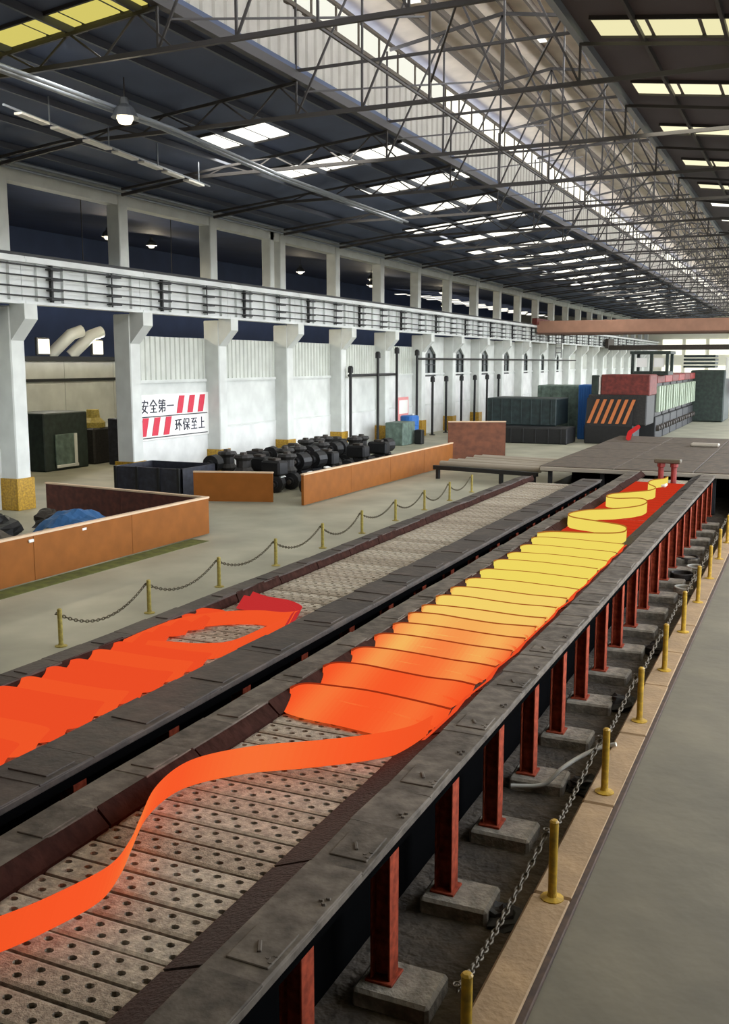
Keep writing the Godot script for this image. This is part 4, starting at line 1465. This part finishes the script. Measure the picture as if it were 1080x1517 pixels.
# ------------------------------------------------------------------ far machinery
func build_mill() -> void:
	# striped mill head
	var t := thing("mill_stand", "red mill stand with an orange and black striped guard plate", "mill")
	var st := new_st()
	cbox(st, Vector3(-11.5, 0.6, -63.2), Vector3(3.0, 1.2, 2.6), 0.06)
	obj("base", st, M.black, t)
	st = new_st()
	cbox(st, Vector3(-11.1, 2.1, -64.0), Vector3(3.6, 1.9, 3.2), 0.06)
	obj("housing", st, M.casting_b, t)
	st = new_st()
	cbox(st, Vector3(-10.7, 3.65, -64.2), Vector3(3.0, 1.3, 3.0), 0.06)
	obj("upper_housing", st, M.mill_red, t)
	st = new_st()
	hexa(st, [Vector3(-12.95, 1.1, -61.9), Vector3(-10.1, 1.1, -61.9), Vector3(-10.1, 1.1, -62.0), Vector3(-12.95, 1.1, -62.0), Vector3(-12.95, 2.85, -62.35), Vector3(-10.1, 2.85, -62.35), Vector3(-10.1, 2.85, -62.45), Vector3(-12.95, 2.85, -62.45)])
	obj("guard_plate", st, M.black, t)
	for i in 6:
		st = new_st()
		var x := -12.85 + i * 0.44
		var p := func(px: float, f: float) -> Vector3: return Vector3(px, 1.1 + 1.75 * f, -61.86 - 0.45 * f)
		var a: Vector3 = p.call(x, 0.1)
		prism(st, [a, p.call(x + 0.2, 0.1), p.call(x + 0.7, 0.95), p.call(x + 0.5, 0.95)], Vector3(0, 0.004, 0.02))
		obj("hazard_stripe", st, M.hazard_orange, t)
	for x in [-12.6, -12.0]:
		st = new_st()
		cbox(st, Vector3(x, 3.55, -63.0), Vector3(0.4, 1.4, 0.5), 0.03)
		obj("pillar", st, M.green_machine, t)
	for x in [-12.3, -11.75]:
		st = new_st()
		cbox(st, Vector3(x, 3.5, -62.95), Vector3(0.13, 1.3, 0.3), 0.02)
		obj("white_rod", st, M.paper_white, t)
	# the train of stands behind it
	for k in 6:
		var z := -66.5 - k * 3.7
		var s := thing("rolling_stand", "red rolling stand with pale upright fins, the %s behind the striped guard plate" % ORD[k], "mill", Vector3(0, 0, z), 0, "rolling stands of the mill line")
		st = new_st()
		cbox(st, Vector3(-10.4, 0.75, -1.6), Vector3(2.2, 1.5, 3.3), 0.05)
		obj("base", st, M.black, s)
		st = new_st()
		cbox(st, Vector3(-10.4, 2.7, -1.6), Vector3(2.0, 2.4, 3.1), 0.05)
		obj("housing", st, M.casting_b, s)
		st = new_st()
		cbox(st, Vector3(-10.4, 3.95, -1.6), Vector3(2.3, 0.5, 3.4), 0.04)
		obj("top_beam", st, M.mill_bright_red if k % 2 else M.mill_red, s)
		for j in 3:
			st = new_st()
			cbox(st, Vector3(-9.28, 2.65, -0.55 - j * 1.1), Vector3(0.25, 1.7, 0.42), 0.03)
			obj("fin", st, M.mill_fin, s)
		st = new_st()
		for j in 3:
			lathe(st, Vector3(-9.3, 0.75, -0.5 - j * 1.1), [[0.0, 0.0], [0.2, 0.0], [0.18, 0.2], [0.08, 0.24], [0.0, 0.24]], 12, Vector3(1, 0, 0))
		obj("shaft_end", st, M.casting_c, s)
	# operator cab
	var cab := thing("operator_cab", "dark green operator cab with pale windows above the red mill", "cab", Vector3(-9.9, 0.14, -67.0))
	st = new_st()
	cbox(st, Vector3(0, 4.2, -1.2), Vector3(2.4, 0.25, 2.4), 0.03)
	cbox(st, Vector3(0, 5.55, -1.2), Vector3(2.6, 0.2, 2.6), 0.03)
	for q in [[-1.1, 0.0], [1.1, 0.0], [-1.1, -2.3], [1.1, -2.3], [0.1, 0.0]]:
		cbox(st, Vector3(q[0], 4.85, q[1]), Vector3(0.2, 1.3, 0.2), 0.02)
	obj("frame", st, M.green_machine, cab)
	st = new_st()
	for x in [-0.5, 0.6]:
		span(st, x - 0.35, x + 0.3, 4.6, 5.2, -0.06, -0.02)
	obj("window_pane", st, M.sign_white, cab)
	# containers and boxes to the left of the mill
	var boxes := [["container", "long dark teal container before the white wall", -17.2, -64.0, 4.6, 1.75, 3.4, "teal_dark", 1.0], ["container", "grey green container stacked higher behind the teal one", -15.2, -68.6, 4.4, 3.5, 3.0, "grey_green", 0.0], ["container", "blue cabinet standing between the containers and the striped mill", -13.6, -66.0, 1.1, 3.6, 1.6, "blue", 0.0], ["container", "low black machine bed under the teal container", -16.5, -61.5, 5.6, 1.0, 2.4, "black", 0.0]]
	for b in boxes:
		var o := thing(b[0], b[1], "container", Vector3(b[2], b[8], b[3]))
		st = new_st()
		cbox(st, Vector3(0, b[5] / 2, 0), Vector3(b[4], b[5], b[6]), 0.06)
		obj("body", st, M[b[7]], o)
		st = new_st()
		for i in 7:
			cbox(st, Vector3(-b[4] / 2 + b[4] * (i + 0.5) / 7, b[5] / 2, b[6] / 2 + 0.02), Vector3(0.08, b[5] * 0.9, 0.06), 0.01)
		obj("rib", st, M[b[7]], o)
	# dark machine to the right of the mill
	var dm := thing("dark_machine", "tall dark green machine housing right behind the red mill line", "machine", Vector3(-8.3, 0, -92.0))
	st = new_st()
	cbox(st, Vector3(0, 2.2, 0), Vector3(2.8, 4.4, 6.0), 0.1)
	obj("body", st, M.green_machine, dm)
	st = new_st()
	for i in 4:
		cbox(st, Vector3(-0.8, 4.7 + i * 0.3, 1.0), Vector3(2.6, 0.18, 3.0), 0.03)
	obj("louvre", st, M.teal_dark, dm)
	st = new_st()
	cbox(st, Vector3(1.6, 4.6, 2.0), Vector3(0.5, 1.8, 0.5), 0.05)
	obj("stack_pipe", st, M.paper_white, dm)
	st = new_st()
	cbox(st, Vector3(-5.0, 3.2, -97.0), Vector3(4.0, 1.4, 1.0), 0.05)
	tag(obj("orange_crate", st, M.hazard_orange), "orange crate beside the dark machine housing", "crate")


func build_platform() -> void:
	# raised steel platform over the entry end of the conveyors
	var p := thing("steel_platform", "wide worn brown steel platform across the entry end of the conveyor pit", "platform")
	for i in 5:
		for j in 4:
			var st := new_st()
			cbox(st, Vector3(-8.2 + i * 2.9, 0.97 + rng.randf_range(-0.01, 0.01), -40.0 - j * 4.4), Vector3(2.87, 0.08, 4.36), 0.015)
			obj("deck_plate", st, M.platform, p)
	var st2 := new_st()
	cbox(st2, Vector3(-2.3, 0.9, -37.75), Vector3(14.6, 0.16, 0.1), 0.02)
	obj("edge_beam", st2, M.platform_light, p)
	st2 = new_st()
	for i in 8:
		cbox(st2, Vector3(-9.3 + i * 2.05, 0.15, -38.2), Vector3(0.16, 1.46, 0.16), 0.02)
	obj("leg", st2, M.black, p)
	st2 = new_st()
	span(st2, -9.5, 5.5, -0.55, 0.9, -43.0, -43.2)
	obj("shade_plate", st2, M.under, p)  # black sheet put in for the dark under the platform
	# guide head where the strip enters
	var g := thing("guide_head", "small reddish guide head on posts where the yellow strip enters the conveyor", "guide", Vector3(-4.5, 0.82, -35.6))
	for x in [-0.22, 0.22]:
		var st := new_st()
		lathe(st, Vector3(x, 0.0, 0), [[0.0, 0.0], [0.1, 0.0], [0.1, 0.55], [0.14, 0.58], [0.14, 0.7], [0.0, 0.72]], 10)
		obj("roller_post", st, M.mill_bright_red, g)
	var st3 := new_st()
	cbox(st3, Vector3(0, 0.78, 0), Vector3(0.9, 0.14, 0.4), 0.03)
	obj("head_beam", st3, M.chain, g)
	st3 = new_st()
	cbox(st3, Vector3(-0.1, 0.06, 1.2), Vector3(0.5, 0.1, 0.5), 0.03)
	obj("tongue", st3, M.hose, g)
	# roller table at the end of the far conveyor
	var t := thing("roller_table", "pale worn roller table behind the far conveyor, below the rust brown wall plate", "table", Vector3(-12.0, 0, -42.0), -0.2)
	for i in 6:
		var st := new_st()
		tube(st, [Vector3(-2.4, 0.62 + 0.03 * sin(i * 2.0), 2.0 - i * 0.75), Vector3(2.4, 0.62 + 0.03 * cos(i), 2.0 - i * 0.75)], 0.14, 10)
		obj("roller", st, M.platform_light, t)
	for z in [2.45, -2.2]:
		var st := new_st()
		cbox(st, Vector3(0, 0.5, z), Vector3(5.0, 0.18, 0.16), 0.02)
		obj("rail", st, M.black, t)
	for q in [[-2.3, 2.4], [2.3, 2.4], [0.8, 2.4], [-2.3, -2.2], [2.3, -2.2]]:
		var st := new_st()
		cbox(st, Vector3(q[0], 0.22, q[1]), Vector3(0.16, 0.5, 0.16), 0.02)
		obj("leg", st, M.black, t)
	# bright bar running from the striped mill over the platform
	var st4 := new_st()
	tube(st4, [Vector3(-9.6, 1.15, -61.4), Vector3(-9.2, 1.15, -56.0), Vector3(-8.6, 1.15, -52.0)], 0.13, 8)
	tag(obj("hot_bar", st4, M.hot_dim), "short dull red hot bar leaving the striped mill stand", "bar")
	var st5 := new_st()
	cbox(st5, Vector3(-4.6, 1.1, -49.8), Vector3(1.3, 0.16, 0.7), 0.05)
	tag(obj("pale_plate", st5, M.platform_light), "pale plate lying on the brown platform", "plate")


func build_crane() -> void:
	var c := thing("bridge_crane", "orange overhead bridge crane girder spanning the far hall", "crane", Vector3(0, 0, -92.0))
	var st := new_st()
	cbox(st, Vector3(-9.2, 8.35, 0), Vector3(29.6, 1.1, 0.7), 0.04)
	obj("girder", st, M.crane_orange, c)
	st = new_st()
	cbox(st, Vector3(-9.2, 8.2, -3.0), Vector3(29.6, 1.1, 0.7), 0.04)
	obj("girder", st, M.crane_under, c)
	st = new_st()
	cbox(st, Vector3(-9.2, 7.74, 0), Vector3(29.6, 0.16, 0.9), 0.03)
	obj("bottom_flange", st, M.crane_under, c)
	st = new_st()
	cbox(st, Vector3(-24.05, 8.85, -1.5), Vector3(0.5, 0.6, 5.0), 0.04)
	obj("end_carriage", st, M.mill_red, c)
	st = new_st()
	cbox(st, Vector3(5.4, 8.75, -1.5), Vector3(0.5, 0.6, 5.0), 0.04)
	obj("end_carriage", st, M.mill_red, c)
	st = new_st()
	for i in 4:
		cbox(st, Vector3(-21.9, 7.3 - i * 0.45, 0.2), Vector3(0.5, 0.06, 0.3), 0.01)
	cbox(st, Vector3(-22.15, 6.6, 0.2), Vector3(0.06, 2.2, 0.06), 0.01)
	cbox(st, Vector3(-21.65, 6.6, 0.2), Vector3(0.06, 2.2, 0.06), 0.01)
	obj("access_ladder", st, M.black, c)
	var d := thing("bridge_crane", "grey overhead crane girder far behind the orange one", "crane", Vector3(0, 0, -125.0))
	st = new_st()
	cbox(st, Vector3(-9.2, 6.9, 0), Vector3(28.6, 0.6, 0.8), 0.04)
	obj("girder", st, M.casting_c, d)
	st = new_st()
	cbox(st, Vector3(-23.6, 7.4, -1.0), Vector3(0.4, 1.2, 4.0), 0.04)
	obj("end_carriage", st, M.casting_c, d)
	st = new_st()
	cbox(st, Vector3(5.4, 7.4, -1.0), Vector3(0.5, 1.2, 4.0), 0.04)
	obj("end_carriage", st, M.casting_c, d)


func build_pit_clutter() -> void:
	var st := new_st()
	tube(st, catmull([Vector3(-3.3, -0.5, -11.9), Vector3(-2.9, -0.45, -12.0), Vector3(-2.7, -0.25, -12.1), Vector3(-2.5, -0.12, -12.3), Vector3(-2.25, 0.02, -12.4), Vector3(-2.05, 0.1, -12.4)]), 0.03, 8)
	tag(obj("pale_hose", st, M.hose), "thin pale hose curling up from the pit to the kerb", "hose")
	var spots := [[-2.85, -26.3, 0.26], [-2.6, -27.3, 0.22], [-2.95, -28.6, 0.26], [-2.6, -24.6, 0.2]]
	var what := ["coil of dark cable in the pit, the largest lying by the far legs", "coil of dark cable in the pit against the kerb, second from the platform", "coil of dark cable in the pit, first from the platform", "small coil of dark cable in the pit, fourth from the platform"]
	for i in spots.size():
		var q: Array = spots[i]
		st = new_st()
		var pts := []
		for k in 49:
			var a := TAU * k / 12.0
			pts.append(Vector3(cos(a) * q[2], 0.03 + k * 0.003, sin(a) * q[2]))
		tube(st, pts, 0.035, 6)
		var o := obj("cable_coil", st, M.hose if i % 2 else M.casting_c)
		o.position = Vector3(q[0], -0.6, q[1])
		tag(o, what[i], "cable", "cable coils in the pit")
	for i in 4:
		st = new_st()
		lump(st, Vector3.ZERO, 0.22 + 0.05 * i, 0.6, 40 + i)
		var o := obj("slag_lump", st, M.casting_b)
		o.position = Vector3(-2.55 + 0.12 * (i % 2), -0.6, -9.0 - i * 3.4)
		tag(o, "dark slag lump on the pit floor, the %s along the kerb" % ORD[i], "slag", "slag lumps in the pit")


# ------------------------------------------------------------------ build
func _ready() -> void:
	rng.seed = 4711
	var cam := Camera3D.new()
	cam.name = "camera"
	add_child(cam)
	cam.position = Vector3(0, 5.0, 0)
	cam.rotation_degrees = Vector3(-8.647, 24.487, 0)
	cam.fov = 55.23
	cam.near = 0.1
	cam.far = 600.0
	cam.current = true
	var env := Environment.new()
	var sky := Sky.new()
	var sm := ProceduralSkyMaterial.new()
	sm.sky_top_color = rgb(206, 216, 232)
	sm.sky_horizon_color = rgb(236, 238, 236)
	sm.ground_horizon_color = rgb(200, 196, 186)
	sm.ground_bottom_color = rgb(150, 145, 135)
	sm.sky_energy_multiplier = 2.9
	sky.sky_material = sm
	env.background_mode = Environment.BG_SKY
	env.sky = sky
	env.tonemap_mode = Environment.TONE_MAPPER_LINEAR
	env.tonemap_exposure = 1.0
	env.sdfgi_enabled = true
	env.ssao_enabled = true
	env.ssil_enabled = true
	var we := WorldEnvironment.new()
	we.name = "environment"
	we.environment = env
	add_child(we)
	# daylight entering by the roof lights: one lamp of the same size just below each run of panels
	for k in 14:
		area("roof_daylight", Vector3(-17.4, roof_l(-17.4) - 0.35, -8.0 - k * 11.6), Vector2(6.6, 1.1), 20.0, rgb(255, 250, 238), Vector3(-90, 0, 0))
		area("roof_daylight", Vector3(-1.0, roof_r(-1.0) - 0.35, -8.0 - k * 11.6), Vector2(8.0, 1.1), 20.0, rgb(255, 248, 226), Vector3(-90, 0, 0))
	for k in 6:
		area("monitor_daylight", Vector3(OR - 0.1, 15.05, -8.0 - k * 28.0), Vector2(27.0, 0.66), 115.0, rgb(250, 250, 252), Vector3(0, 90, 0))
		area("monitor_daylight", Vector3(OL + 0.1, 15.05, -8.0 - k * 28.0), Vector2(27.0, 0.66), 22.0, rgb(250, 250, 252), Vector3(0, -90, 0))
	make_materials()
	build_floor()
	build_roof()
	build_skylights()
	build_left_wall()
	build_shell()
	build_columns()
	build_neighbour_bay()
	build_trusses()
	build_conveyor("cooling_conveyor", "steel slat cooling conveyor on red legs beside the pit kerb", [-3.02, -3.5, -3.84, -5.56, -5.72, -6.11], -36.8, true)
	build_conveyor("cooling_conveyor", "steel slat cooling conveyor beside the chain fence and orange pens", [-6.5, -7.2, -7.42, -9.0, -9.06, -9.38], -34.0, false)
	build_hot_strips()
	build_footings()
	build_platform()
	build_mill()
	build_crane()
	build_pens()
	build_sign()
	build_wall_fittings()
	build_fence(-1.93, -5.95, 2.52, 13, "the kerb of the walkway", M.yellow, M.chain, 0.12, 0.77)
	build_fence(-11.95, -13.16, 2.58, 10, "the far conveyor", M.yellow_dull, M.chain_dark, 0.0, 0.68)
	build_pit_clutter()
